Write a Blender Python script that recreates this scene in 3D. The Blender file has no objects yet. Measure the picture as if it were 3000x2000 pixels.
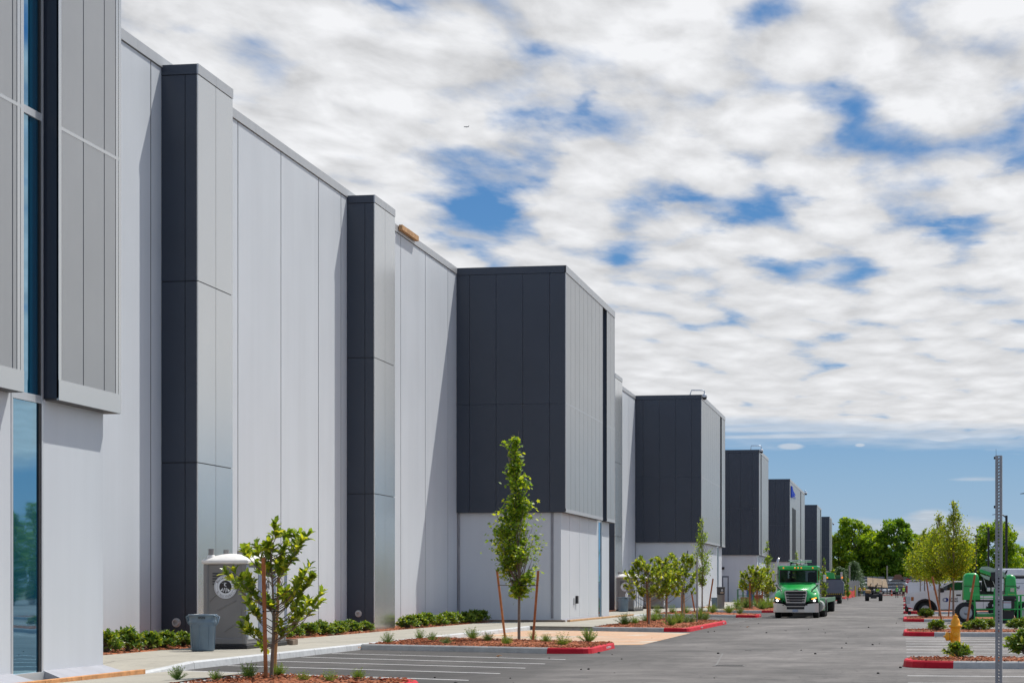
import bpy, bmesh, math, random
from mathutils import Vector, Matrix, noise as mnoise
R=math.radians
scene=bpy.context.scene
# ---------------- camera ----------------
F=6378.; CX=1500.; HY=1718.; EYE=1.65; TH=math.atan((2646-1500)/F)
c_,s_=math.cos(TH),math.sin(TH)
cam=bpy.data.cameras.new('camera'); camo=bpy.data.objects.new('camera',cam); scene.collection.objects.link(camo)
cam.sensor_width=36; cam.lens=F/3000*36; cam.shift_x=0; cam.shift_y=(HY-1000)/3000
cam.clip_start=.5; cam.clip_end=20000
camo.location=(0,0,EYE); camo.rotation_euler=(R(90),0,TH); scene.camera=camo
# ---------------- world ----------------
SUN=Vector((1.0,1.65,2.87)).normalized()
EL=math.asin(SUN.z); AZ=math.atan2(SUN.x,SUN.y)
world=bpy.data.worlds.new('World'); scene.world=world; world.use_nodes=True
nt=world.node_tree; N=nt.nodes; L=nt.links; N.clear()
def wn(t,**k):
    n=N.new(t)
    for a,b in k.items(): setattr(n,a,b)
    return n
def wm(op,a,b=None,c=None,clamp=False):
    n=N.new('ShaderNodeMath'); n.operation=op; n.use_clamp=clamp
    for i,v in enumerate((a,b,c)):
        if v is None: continue
        if isinstance(v,(int,float)): n.inputs[i].default_value=v
        else: L.new(v,n.inputs[i])
    return n.outputs[0]
sky=wn('ShaderNodeTexSky',sky_type='NISHITA'); sky.sun_disc=False; sky.sun_elevation=EL; sky.sun_rotation=AZ
sky.altitude=50; sky.air_density=1.0; sky.dust_density=.35; sky.ozone_density=2.2
tc=wn('ShaderNodeTexCoord'); sep=wn('ShaderNodeSeparateXYZ'); L.new(tc.outputs['Generated'],sep.inputs[0])
dx,dy,dz=sep.outputs
zc=wm('MAXIMUM',dz,0.012)
zz=wm('ADD',zc,0.012)
u=wm('DIVIDE',dx,zz); v=wm('DIVIDE',dy,zz)
comb=wn('ShaderNodeCombineXYZ'); L.new(u,comb.inputs[0]); L.new(wm('MULTIPLY',v,.42),comb.inputs[1])
def wnoise(scale,det,rough,off,dist=0.,src=None,out=0):
    mp=wn('ShaderNodeMapping'); L.new(src or comb.outputs[0],mp.inputs[0]); mp.inputs['Location'].default_value=off
    n=wn('ShaderNodeTexNoise'); n.inputs['Scale'].default_value=scale; n.inputs['Detail'].default_value=det
    n.inputs['Roughness'].default_value=rough; n.inputs['Distortion'].default_value=dist; L.new(mp.outputs[0],n.inputs[0]); return n.outputs[out]
def wr(val,a,b,c=0.,d=1.,smooth=False):
    m=wn('ShaderNodeMapRange'); m.inputs['From Min'].default_value=a; m.inputs['From Max'].default_value=b; m.inputs['To Min'].default_value=c; m.inputs['To Max'].default_value=d
    if smooth: m.interpolation_type='SMOOTHSTEP'
    L.new(val,m.inputs['Value']); return m.outputs[0]
az0=wm('ARCTAN2',dx,dy); el0=wm('ARCSINE',dz)
# cumulus cells: smooth voronoi of the warped deck gives separate puffs
wcol=wnoise(4.5,4,.6,(5,3,0),0,None,1)
wv=wn('ShaderNodeVectorMath'); wv.operation='MULTIPLY_ADD'; L.new(wcol,wv.inputs[0]); wv.inputs[1].default_value=(.20,.13,0); L.new(comb.outputs[0],wv.inputs[2])
vo=wn('ShaderNodeTexVoronoi'); vo.feature='SMOOTH_F1'; vo.inputs['Scale'].default_value=5.8; vo.inputs['Smoothness'].default_value=.5; L.new(wv.outputs[0],vo.inputs[0])
cell=wm('SUBTRACT',.55,vo.outputs['Distance'])
nA=wnoise(6.0,7,.52,(3.1,7.7,0),.3)
nA2=wnoise(6.0,7,.52,(3.1,7.65,0),.3)
nC=wnoise(13,6,.62,(1.3,5.2,0))
nB=wnoise(1.1,3,.5,(11.3,2.2,0))
# gaps of blue seen in this sky, each at its own direction (azimuth, elevation), ragged by noise
dcol=wnoise(3.2,5,.62,(2,9,0),0,None,1); ds=wn('ShaderNodeSeparateXYZ'); L.new(dcol,ds.inputs[0])
az=wm('ADD',az0,wm('MULTIPLY',wm('SUBTRACT',ds.outputs[0],.5),.11)); el=wm('ADD',el0,wm('MULTIPLY',wm('SUBTRACT',ds.outputs[1],.5),.05))
def ae(px,py):
    t=(px*1.27551-CX)/F; w=(HY-py*1.27551)/F
    x=t*c_-s_; y=t*s_+c_; return math.atan2(x,y), math.atan(w/math.hypot(x,y))
GAPS=[(1110,350,75,22,0.25),(1165,470,75,34,0.38),(950,385,60,18,0.21),(1050,400,60,16,0.19),(1690,500,60,18,0.31),(1560,440,70,12,0.22),(1850,458,85,16,0.27),(700,8,110,14,0.25),(850,10,70,10,0.19),(1055,35,45,18,0.22),(1755,22,45,24,0.31),
 (395,72,38,18,0.25),(2290,405,60,16,0.25),(2200,510,45,9,0.19),(1290,98,45,16,0.26),(1375,205,26,34,0.27),(1600,285,26,28,0.27),(1735,350,40,18,0.24),(1340,325,40,12,0.21),(2200,105,26,16,0.21),(1440,100,50,10,0.16),(1740,580,50,8,0.15),(1190,285,60,18,0.26),(1290,265,60,14,0.21),(1010,262,60,10,0.15),(1960,185,26,16,0.19),(1650,385,50,12,0.19),(1760,425,60,10,0.19)]
def gs(lst,azz,ell):
    t=None
    for (px,py,rx,ry,a) in lst:
        a0,e0=ae(px,py); qx=wm('DIVIDE',wm('SUBTRACT',azz,a0),rx/5000.); qy=wm('DIVIDE',wm('SUBTRACT',ell,e0),ry/5000.)
        g=wm('MULTIPLY',wm('EXPONENT',wm('MULTIPLY',wm('ADD',wm('MULTIPLY',qx,qx),wm('MULTIPLY',qy,qy)),-.5)),a)
        t=g if t is None else wm('ADD',t,g)
    return t
gsum=gs(GAPS,az,el)
ns=lambda n: wr(n,.25,.75)
puff=wm('ADD',wm('ADD',wm('MULTIPLY',cell,1.55),wm('MULTIPLY',wm('SUBTRACT',nA,.5),1.25)),wm('MULTIPLY',wm('SUBTRACT',nC,.5),.36))   # about 0 at gaps, .6 in puffs
dens=wm('ADD',wm('ADD',puff,wm('MULTIPLY',wm('SUBTRACT',nB,.5),.28)),.64)
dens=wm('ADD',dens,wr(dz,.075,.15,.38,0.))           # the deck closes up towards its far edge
dens=wm('SUBTRACT',dens,wr(dz,.30,.55,0.,.42))       # and opens overhead, out of view, thinned to make the shade bluer
dens=wm('SUBTRACT',dens,wr(dy,-.35,.45,.25,0.))        # clearer behind the camera, unseen, cut back to set the shade light
dens=wm('SUBTRACT',dens,gsum)
azc=wn('ShaderNodeCombineXYZ'); L.new(wm('MULTIPLY',az0,9),azc.inputs[0]); L.new(wm('MULTIPLY',el0,70),azc.inputs[1])
nW=wnoise(1.2,5,.6,(4,2,0),0,azc.outputs[0])
edge=wr(wm('ADD',wm('ADD',dz,wr(az0,-.22,.45,-.001,.020)),wm('MULTIPLY',wm('SUBTRACT',nW,.5),.022)),.068,.082)
deck=wm('MULTIPLY',wr(dens,-.06,.74,0,1,True),edge)
hc=wn('ShaderNodeCombineXYZ'); L.new(wm('MULTIPLY',az0,14),hc.inputs[0]); L.new(wm('MULTIPLY',el0,75),hc.inputs[1])
nH=wnoise(1.5,5,.55,(7.4,.6,0),0,hc.outputs[0])
LOW=[(1815,1025,24,6,.55),(2172,1004,20,7,.6),(1975,1022,9,3,.5),(2135,1178,36,11,.30),(2240,1222,150,24,.42),(1960,1200,50,13,.32),(2080,1225,50,18,.3),(1780,984,190,7,.42),(2190,1000,170,9,.42),(2030,975,160,9,.4),(1720,1004,90,5,.3),(1900,1000,100,4,.3),(2250,1100,60,5,.2)]
lowm=wm('MULTIPLY',wr(wm('ADD',wm('MULTIPLY',wm('SUBTRACT',nH,.5),.55),gs(LOW,az0,el0)),.16,.42,0,1,True),.55)
cmask=wm('MAXIMUM',deck,lowm)
# brightness of the cloud: sunlit tops, grey bases, thin grey veils between puffs
bri=wm('ADD',.715,wm('MULTIPLY',wm('MULTIPLY',wr(puff,-.1,.6),.20),wr(dz,.08,.22,.6,1.)))
lowfade=wr(dz,.08,.22,.3,1.)
bri=wm('ADD',bri,wm('MULTIPLY',wm('MULTIPLY',wm('SUBTRACT',nA2,nA),.85),lowfade))
bri=wm('ADD',bri,wm('MULTIPLY',wm('MULTIPLY',wm('SUBTRACT',nC,.5),.12),lowfade))
bri=wm('MINIMUM',wm('MAXIMUM',bri,.50),.93)
bri=wm('SUBTRACT',bri,wr(dz,.07,.15,-.02,0.))
bri=wm('MULTIPLY',bri,wr(el0,.0,.05,.62,1.0))
cr=wn('ShaderNodeCombineColor'); L.new(wm('MULTIPLY',bri,.975),cr.inputs[0]); L.new(wm('MULTIPLY',bri,.985),cr.inputs[1]); L.new(wm('MULTIPLY',bri,1.01),cr.inputs[2])
# clear-sky colour: the physical sky, deepened with height as in this polarised-looking afternoon
skm=wn('ShaderNodeVectorMath'); skm.operation='MULTIPLY'; L.new(sky.outputs[0],skm.inputs[0]); skm.inputs[1].default_value=(.05,.06,.075)
ramp=wn('ShaderNodeValToRGB'); L.new(wr(dz,0,.5),ramp.inputs[0]); e=ramp.color_ramp.elements; e[0].position=0; e[0].color=(.42,.55,.70,1); e[1].position=1; e[1].color=(.07,.19,.46,1)  # top stop, above the view, chosen to tint the shade blue
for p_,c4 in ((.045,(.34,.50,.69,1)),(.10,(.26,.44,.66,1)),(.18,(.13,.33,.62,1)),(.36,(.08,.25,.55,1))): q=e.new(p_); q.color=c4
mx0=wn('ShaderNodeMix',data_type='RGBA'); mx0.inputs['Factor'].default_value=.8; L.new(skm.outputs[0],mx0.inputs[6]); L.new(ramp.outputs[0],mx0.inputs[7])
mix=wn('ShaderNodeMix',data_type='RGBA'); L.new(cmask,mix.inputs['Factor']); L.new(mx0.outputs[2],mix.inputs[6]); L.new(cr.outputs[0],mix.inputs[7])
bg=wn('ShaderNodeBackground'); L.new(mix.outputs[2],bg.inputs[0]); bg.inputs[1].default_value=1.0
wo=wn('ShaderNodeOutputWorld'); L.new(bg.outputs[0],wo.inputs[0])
# ---------------- sun ----------------
world.cycles.sampling_method='MANUAL'; world.cycles.sample_map_resolution=256
sl=bpy.data.lights.new('sun','SUN'); sl.energy=4.6; sl.angle=R(.6); sl.color=(1,.955,.88)
so=bpy.data.objects.new('sun',sl); scene.collection.objects.link(so); so.rotation_euler=(-SUN).to_track_quat('-Z','Y').to_euler(); so.location=(30,60,80)
scene.view_settings.view_transform='Standard'; scene.view_settings.look='None'; scene.view_settings.gamma=1; scene.view_settings.exposure=0
scene.render.filter_size=1.15; scene.cycles.max_bounces=6; scene.cycles.transparent_max_bounces=12
# ---------------- helpers ----------------
rng=random.Random(7)
def px2y(px,X):
    t=(px-CX)/F; return X*(c_+t*s_)/(t*c_-s_)
def gp(px,py,z=0.):
    d=F*(EYE-z)/(py-HY); l=(px-CX)/F*d; return Vector((l*c_-d*s_, l*s_+d*c_, z))
def dep(x,y): return -x*s_+y*c_
def ptd(px,py,d):   # pixel at depth d -> world
    l=(px-CX)/F*d; return Vector((l*c_-d*s_, l*s_+d*c_, EYE+(HY-py)*d/F))
MATS={}
def mat(name,col,rough=.6,metal=0.,var=.08,vs=3.,bump=0.,bs=40.,spec=.5,coat=0.,trans=None,alpha=None,coords='Object',emit=None,dirt=None):
    if name in MATS: return MATS[name]
    m=bpy.data.materials.new(name); m.use_nodes=True; n=m.node_tree.nodes; l=m.node_tree.links
    b=n['Principled BSDF']; b.inputs['Roughness'].default_value=rough; b.inputs['Metallic'].default_value=metal
    b.inputs['Specular IOR Level'].default_value=spec; b.inputs['Coat Weight'].default_value=coat
    if emit: b.inputs['Emission Color'].default_value=(*emit[:3],1); b.inputs['Emission Strength'].default_value=emit[3]
    tcn=n.new('ShaderNodeTexCoord'); src=tcn.outputs[coords]
    no=n.new('ShaderNodeTexNoise'); no.inputs['Scale'].default_value=vs; no.inputs['Detail'].default_value=5; l.new(src,no.inputs[0])
    mp=n.new('ShaderNodeMapRange'); mp.inputs['From Min'].default_value=.3; mp.inputs['From Max'].default_value=.7; mp.inputs['To Min'].default_value=1-var; mp.inputs['To Max'].default_value=1+var; l.new(no.outputs[0],mp.inputs['Value'])
    mu=n.new('ShaderNodeVectorMath'); mu.operation='SCALE'; mu.inputs[0].default_value=col; l.new(mp.outputs[0],mu.inputs['Scale'])
    l.new(mu.outputs[0],b.inputs['Base Color'])
    if bump:
        n2=n.new('ShaderNodeTexNoise'); n2.inputs['Scale'].default_value=bs; n2.inputs['Detail'].default_value=4; l.new(src,n2.inputs[0])
        bp=n.new('ShaderNodeBump'); bp.inputs['Strength'].default_value=bump; bp.inputs['Distance'].default_value=.02; l.new(n2.outputs[0],bp.inputs['Height']); l.new(bp.outputs[0],b.inputs['Normal'])
    MATS[name]=m; return m
class MB:
    def __init__(s,o=(0,0,0)): s.v=[];s.f=[];s.m=[];s.sm=[];s.o=Vector(o)
    def add(s,vs,fs,m=0,sm=False):
        b=len(s.v); s.v+=[Vector(x) for x in vs]
        for f in fs: s.f.append([i+b for i in f]); s.m.append(m); s.sm.append(sm)
        return s
    def box(s,x0,x1,y0,y1,z0,z1,m=0,M=None):
        vs=[Vector(p) for p in ((x0,y0,z0),(x1,y0,z0),(x1,y1,z0),(x0,y1,z0),(x0,y0,z1),(x1,y0,z1),(x1,y1,z1),(x0,y1,z1))]
        if M is not None: vs=[M@p for p in vs]
        return s.add(vs,[(0,3,2,1),(4,5,6,7),(0,1,5,4),(1,2,6,5),(2,3,7,6),(3,0,4,7)],m)
    def bbox(s,x0,x1,y0,y1,z0,z1,b=.02,m=0,M=None,sm=True):   # bevelled box (chamfered)
        vs=[];idx={}
        for i,x in enumerate((x0,x1)):
            for j,y in enumerate((y0,y1)):
                for k,z in enumerate((z0,z1)):
                    sx,sy,sz=(1,-1)[i]*b,(1,-1)[j]*b,(1,-1)[k]*b
                    idx[i,j,k,0]=len(vs);vs.append(Vector((x,y+sy,z+sz)))
                    idx[i,j,k,1]=len(vs);vs.append(Vector((x+sx,y,z+sz)))
                    idx[i,j,k,2]=len(vs);vs.append(Vector((x+sx,y+sy,z)))
        fs=[]
        for i in (0,1): fs.append([idx[i,0,0,0],idx[i,1,0,0],idx[i,1,1,0],idx[i,0,1,0]])
        for j in (0,1): fs.append([idx[0,j,0,1],idx[1,j,0,1],idx[1,j,1,1],idx[0,j,1,1]])
        for k in (0,1): fs.append([idx[0,0,k,2],idx[1,0,k,2],idx[1,1,k,2],idx[0,1,k,2]])
        for i in (0,1):
            for j in (0,1):
                fs.append([idx[i,j,0,0],idx[i,j,0,1],idx[i,j,1,1],idx[i,j,1,0]])
            for k in (0,1):
                fs.append([idx[i,0,k,0],idx[i,0,k,2],idx[i,1,k,2],idx[i,1,k,0]])
        for j in (0,1):
            for k in (0,1):
                fs.append([idx[0,j,k,1],idx[0,j,k,2],idx[1,j,k,2],idx[1,j,k,1]])
        for i in (0,1):
            for j in (0,1):
                for k in (0,1): fs.append([idx[i,j,k,0],idx[i,j,k,1],idx[i,j,k,2]])
        if M is not None: vs=[M@p for p in vs]
        return s.add(vs,fs,m)
    def tube(s,p0,p1,r0,r1=None,n=8,m=0,cap=True,sm=True):
        p0=Vector(p0);p1=Vector(p1); r1=r0 if r1 is None else r1
        d=p1-p0
        if d.length<1e-6: return s
        q=d.to_track_quat('Z','Y'); vs=[]
        for p,r in ((p0,r0),(p1,r1)):
            for i in range(n):
                a=2*math.pi*i/n; vs.append(p+q@Vector((r*math.cos(a),r*math.sin(a),0)))
        s.add(vs,[(i,(i+1)%n,n+(i+1)%n,n+i) for i in range(n)],m,sm)
        if cap: s.add(vs,[tuple(range(n))[::-1],tuple(range(n,2*n))],m)
        return s
    def path(s,pts,rs,n=8,m=0,sm=True):
        pts=[Vector(p) for p in pts]
        if isinstance(rs,(int,float)): rs=[rs]*len(pts)
        vs=[];q=None
        for i,p in enumerate(pts):
            d=(pts[min(i+1,len(pts)-1)]-pts[max(i-1,0)]).normalized()
            q=d.to_track_quat('Z','Y') if q is None else (q@Vector((0,0,1))).rotation_difference(d)@q
            for k in range(n):
                a=2*math.pi*k/n; vs.append(p+q@Vector((rs[i]*math.cos(a),rs[i]*math.sin(a),0)))
        fs=[]
        for i in range(len(pts)-1):
            for k in range(n): fs.append((i*n+k,i*n+(k+1)%n,(i+1)*n+(k+1)%n,(i+1)*n+k))
        s.add(vs,fs,m,sm); s.add(vs,[tuple(range(n))[::-1],tuple(range(len(vs)-n,len(vs)))],m)
        return s
    def lathe(s,prof,n=16,m=0,o=(0,0,0),M=None,sm=True,ex=(1,1),cap=True):
        o=Vector(o);vs=[]
        for r,z in prof:
            for k in range(n):
                a=2*math.pi*k/n; p=Vector((r*math.cos(a)*ex[0],r*math.sin(a)*ex[1],z))
                if M is not None: p=M@p
                vs.append(p+o)
        fs=[(i*n+k,i*n+(k+1)%n,(i+1)*n+(k+1)%n,(i+1)*n+k) for i in range(len(prof)-1) for k in range(n)]
        s.add(vs,fs,m,sm)
        if cap: s.add(vs,[tuple(range(n))[::-1],tuple(range(len(vs)-n,len(vs)))],m)
        return s
    def prism(s,poly,a,b,axis='z',m=0,M=None,sm=False):
        # poly 2D; axis z:(x,y) ; x:(y,z) ; y:(x,z)
        def P(p,h):
            q={'z':(p[0],p[1],h),'x':(h,p[0],p[1]),'y':(p[0],h,p[1])}[axis]; q=Vector(q)
            return M@q if M is not None else q
        n=len(poly); vs=[P(p,a) for p in poly]+[P(p,b) for p in poly]
        s.add(vs,[(i,(i+1)%n,n+(i+1)%n,n+i) for i in range(n)],m,sm)
        s.add(vs,[tuple(range(n))[::-1],tuple(range(n,2*n))],m); return s
    def ball(s,c,r,m=0,n=10,h=7,ex=(1,1,1)):
        pr=[(max(1e-4,math.sin(math.pi*i/h)),-math.cos(math.pi*i/h)) for i in range(h+1)]
        M=Matrix.Diagonal((r*ex[0],r*ex[1],r*ex[2]))
        return s.lathe(pr,n,m,c,M)
    def build(s,name,mats,parent=None,loc=None,rz=0.,kind=None,fixn=True):
        me=bpy.data.meshes.new(name)
        me.from_pydata([(p-s.o)[:] for p in s.v],[],s.f)
        if not isinstance(mats,(list,tuple)): mats=[mats]
        for q in mats: me.materials.append(q)
        me.polygons.foreach_set('material_index',s.m); me.polygons.foreach_set('use_smooth',s.sm)
        if fixn:
            bm=bmesh.new(); bm.from_mesh(me); bmesh.ops.recalc_face_normals(bm,faces=bm.faces[:]); bm.to_mesh(me); bm.free()
        me.update()
        o=bpy.data.objects.new(name,me); scene.collection.objects.link(o)
        if parent is not None: o.parent=parent
        if loc is not None: o.location=loc
        elif parent is None: o.location=s.o
        o.rotation_euler=(0,0,rz)
        if kind: o['kind']=kind
        return o
def tag(o,label,cat,group=None):
    o['label']=label; o['category']=cat
    if group: o['group']=group
    return o
def thing(name,label,cat,loc=(0,0,0),rz=0.,group=None):
    o=bpy.data.objects.new(name,None); scene.collection.objects.link(o); o.empty_display_size=.3
    o.location=loc; o.rotation_euler=(0,0,rz); return tag(o,label,cat,group)
def dup(root,loc,rz=0.,label=None,group=None,scale=1.):
    def cp(o,par):
        q=o.copy(); scene.collection.objects.link(q); q.parent=par
        for ch in list(o.children): cp(ch,q)
        return q
    r=cp(root,None); r.location=loc; r.rotation_euler=(0,0,rz); r.scale=(scale,)*3
    if label: r['label']=label
    if group: r['group']=group
    return r
def text(s,size,M,mt,name,parent=None,ext=.004,align='CENTER',shear=0.,bold=0.):
    cu=bpy.data.curves.new(name,'FONT'); cu.body=s; cu.size=size; cu.extrude=ext; cu.align_x=align; cu.align_y='CENTER'; cu.shear=shear; cu.offset=bold
    o=bpy.data.objects.new(name,cu); scene.collection.objects.link(o)
    dg=bpy.context.evaluated_depsgraph_get(); me=bpy.data.meshes.new_from_object(o.evaluated_get(dg)); bpy.data.objects.remove(o)
    me.transform(M); me.materials.clear(); me.materials.append(mt)
    q=bpy.data.objects.new(name,me); scene.collection.objects.link(q)
    if parent is not None: q.parent=parent
    return q
def frame(o,xa,ya): # matrix whose local x,y axes are xa,ya, origin o
    xa=Vector(xa).normalized(); ya=Vector(ya).normalized(); za=xa.cross(ya)
    M=Matrix((xa,ya,za)).transposed().to_4x4(); M.translation=Vector(o); return M
# ---------------- materials of the setting ----------------
WALL=mat('painted_concrete',(.615,.655,.70),.5,var=.03,vs=.35,bump=.06,bs=60)
def weather(m,a=.93,b=1.03,sc=1.5,zs=.06):
    n=m.node_tree.nodes; l=m.node_tree.links; b_=n['Principled BSDF']; src=b_.inputs['Base Color'].links[0].from_socket
    t=n.new('ShaderNodeTexCoord'); mp=n.new('ShaderNodeMapping'); mp.inputs['Scale'].default_value=(1,1,zs); l.new(t.outputs['Object'],mp.inputs[0])
    no=n.new('ShaderNodeTexNoise'); no.inputs['Scale'].default_value=sc; no.inputs['Detail'].default_value=7; no.inputs['Roughness'].default_value=.65; l.new(mp.outputs[0],no.inputs[0])
    r=n.new('ShaderNodeMapRange'); r.inputs['From Min'].default_value=.35; r.inputs['From Max'].default_value=.62; r.inputs['To Min'].default_value=a; r.inputs['To Max'].default_value=b; l.new(no.outputs[0],r.inputs['Value'])
    s2=n.new('ShaderNodeVectorMath'); s2.operation='SCALE'; l.new(src,s2.inputs[0]); l.new(r.outputs[0],s2.inputs['Scale']); l.new(s2.outputs[0],b_.inputs['Base Color'])
weather(WALL,.965,1.02,.9,.05)
JOINT=mat('joint_sealant',(.05,.05,.055),.8)
NAVY=mat('dark_grey_panel',(.038,.050,.073),.34,var=.06,vs=.5,spec=.45)
SILV=mat('silver_panel',(.66,.66,.645),.24,metal=.9,var=.02,vs=.5)
COPE=mat('coping_metal',(.50,.515,.53),.42,metal=.4,var=.03)
def ribbed():
    m=mat('ribbed_metal',(.48,.48,.475),.34,metal=.75,var=.03,vs=.6); n=m.node_tree.nodes; l=m.node_tree.links; b=n['Principled BSDF']
    t=n.new('ShaderNodeTexCoord'); w=n.new('ShaderNodeTexWave'); w.wave_type='BANDS'; w.bands_direction='Y'; w.inputs['Scale'].default_value=7.; w.inputs['Distortion'].default_value=0
    l.new(t.outputs['Object'],w.inputs[0]); bp=n.new('ShaderNodeBump'); bp.inputs['Strength'].default_value=.5; bp.inputs['Distance'].default_value=.012; l.new(w.outputs[0],bp.inputs['Height']); l.new(bp.outputs[0],b.inputs['Normal'])
    return m
RIB=ribbed()
FRAME=mat('window_frame_metal',(.62,.64,.66),.35,metal=.5,var=.02)
def glassm():
    m=bpy.data.materials.new('tinted_glass'); m.use_nodes=True; n=m.node_tree.nodes; l=m.node_tree.links; b=n['Principled BSDF']
    b.inputs['Base Color'].default_value=(.002,.10,.21,1); b.inputs['Roughness'].default_value=.03; b.inputs['Specular IOR Level'].default_value=.8; b.inputs['IOR'].default_value=1.5
    g=n.new('ShaderNodeBsdfGlossy'); g.inputs['Color'].default_value=(.34,.58,.72,1); g.inputs['Roughness'].default_value=.02
    t=n.new('ShaderNodeTexCoord'); no=n.new('ShaderNodeTexNoise'); no.inputs['Scale'].default_value=.7; l.new(t.outputs['Object'],no.inputs[0]); bp=n.new('ShaderNodeBump'); bp.inputs['Strength'].default_value=.05; bp.inputs['Distance'].default_value=.05; l.new(no.outputs[0],bp.inputs['Height']); l.new(bp.outputs[0],g.inputs['Normal'])
    mx=n.new('ShaderNodeMixShader'); mx.inputs[0].default_value=.62; l.new(b.outputs[0],mx.inputs[1]); l.new(g.outputs[0],mx.inputs[2]); l.new(mx.outputs[0],n['Material Output'].inputs[0]); return m
GLASS=glassm()
def asphalt():
    m=bpy.data.materials.new('asphalt'); m.use_nodes=True; n=m.node_tree.nodes; l=m.node_tree.links; b=n['Principled BSDF']
    g=n.new('ShaderNodeNewGeometry'); sp=n.new('ShaderNodeSeparateXYZ'); l.new(g.outputs['Position'],sp.inputs[0])
    def M(op,a,bb):
        q=n.new('ShaderNodeMath'); q.operation=op
        for i,x in enumerate((a,bb)):
            if isinstance(x,(int,float)): q.inputs[i].default_value=x
            else: l.new(x,q.inputs[i])
        return q.outputs[0]
    def NO(sc,sx,sy,det=5,ro=.6):
        mp=n.new('ShaderNodeMapping'); mp.inputs['Scale'].default_value=(sx,sy,1); l.new(g.outputs['Position'],mp.inputs[0])
        q=n.new('ShaderNodeTexNoise'); q.inputs['Scale'].default_value=sc; q.inputs['Detail'].default_value=det; q.inputs['Roughness'].default_value=ro; l.new(mp.outputs[0],q.inputs[0]); return q.outputs[0]
    def MR(v,a,bb,c,d):
        q=n.new('ShaderNodeMapRange'); q.inputs['From Min'].default_value=a; q.inputs['From Max'].default_value=bb; q.inputs['To Min'].default_value=c; q.inputs['To Max'].default_value=d; l.new(v,q.inputs['Value']); return q.outputs[0]
    xw=M('ADD',sp.outputs[0],M('MULTIPLY',M('SUBTRACT',NO(.25,1,1),.5),2.2))
    base=MR(xw,-8.4,-5.2,.050,.125)            # stalls by the building were paved fresh and dark, the lane is worn grey
    right=MR(xw,-.6,.9,0,.02)
    base=M('ADD',base,right)
    k=M('MULTIPLY',base,MR(NO(.22,1,.6,4,.6),.38,.62,.74,1.18))
    k=M('MULTIPLY',k,MR(NO(.8,.8,1.,6,.62),.36,.64,.74,1.2))    # scuffs across the lane
    k=M('MULTIPLY',k,MR(NO(2.2,1.,.10,4,.7),.35,.7,.88,1.08))   # wheel tracks along it
    k=M('MULTIPLY',k,MR(NO(1,.33,.11,4,.6),.40,.60,.78,1.14))   # long patches seen foreshortened
    k=M('MULTIPLY',k,MR(NO(70,1,1,2),.35,.65,.78,1.2))
    spk=n.new('ShaderNodeTexVoronoi'); spk.inputs['Scale'].default_value=3.; l.new(g.outputs['Position'],spk.inputs[0])
    k=M('MULTIPLY',k,MR(spk.outputs['Distance'],.0,.04,.45,1.))
    cc=n.new('ShaderNodeCombineColor'); l.new(M('MULTIPLY',k,1.09),cc.inputs[0]); l.new(k,cc.inputs[1]); l.new(M('MULTIPLY',k,.93),cc.inputs[2])
    sw=n.new('ShaderNodeTexNoise'); sw.inputs['Scale'].default_value=.3; sw.inputs['Detail'].default_value=2; sw.inputs['Distortion'].default_value=4.5; l.new(g.outputs['Position'],sw.inputs[0])
    sv=MR(sw.outputs[0],.47,.53,0,1); sv=M('MULTIPLY',sv,M('SUBTRACT',1,sv)); sv=MR(sv,0,.25,1.02,.72)       # curved tyre scuffs
    s3=n.new('ShaderNodeVectorMath'); s3.operation='SCALE'; l.new(cc.outputs[0],s3.inputs[0]); l.new(sv,s3.inputs['Scale'])
    l.new(s3.outputs[0],b.inputs['Base Color']); b.inputs['Roughness'].default_value=.8
    bp=n.new('ShaderNodeBump'); bp.inputs['Strength'].default_value=.35; bp.inputs['Distance'].default_value=.01; l.new(NO(90,1,1,3),bp.inputs['Height']); l.new(bp.outputs[0],b.inputs['Normal'])
    return m
ASPH=asphalt()
def concrete(name,col,var=.10):
    m=mat(name,col,.75,var=var,vs=.5,bump=.15,bs=50,coords='Object'); n=m.node_tree.nodes; l=m.node_tree.links
    b=n['Principled BSDF']; src=b.inputs['Base Color'].links[0].from_socket
    t=n.new('ShaderNodeTexCoord'); no=n.new('ShaderNodeTexNoise'); no.inputs['Scale'].default_value=6.; no.inputs['Detail'].default_value=8; no.inputs['Roughness'].default_value=.7; l.new(t.outputs['Object'],no.inputs[0])
    mp=n.new('ShaderNodeMapRange'); mp.inputs['From Min'].default_value=.35; mp.inputs['From Max'].default_value=.7; mp.inputs['To Min'].default_value=.85; mp.inputs['To Max'].default_value=1.08; l.new(no.outputs[0],mp.inputs['Value'])
    s2=n.new('ShaderNodeVectorMath'); s2.operation='SCALE'; l.new(src,s2.inputs[0]); l.new(mp.outputs[0],s2.inputs['Scale']); l.new(s2.outputs[0],b.inputs['Base Color']); return m
CONC=concrete('sidewalk_concrete',(.37,.345,.285)); KERB=concrete('kerb_concrete',(.50,.50,.475),.16); KERBW=concrete('pale_kerb_concrete',(.55,.565,.57),.1)
RED=mat('red_kerb_paint',(.56,.012,.028),.6,spec=.2,var=.16,vs=2.5,bump=.1)
WPAINT=mat('white_line_paint',(.88,.88,.87),.6,var=.12,vs=4)
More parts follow.
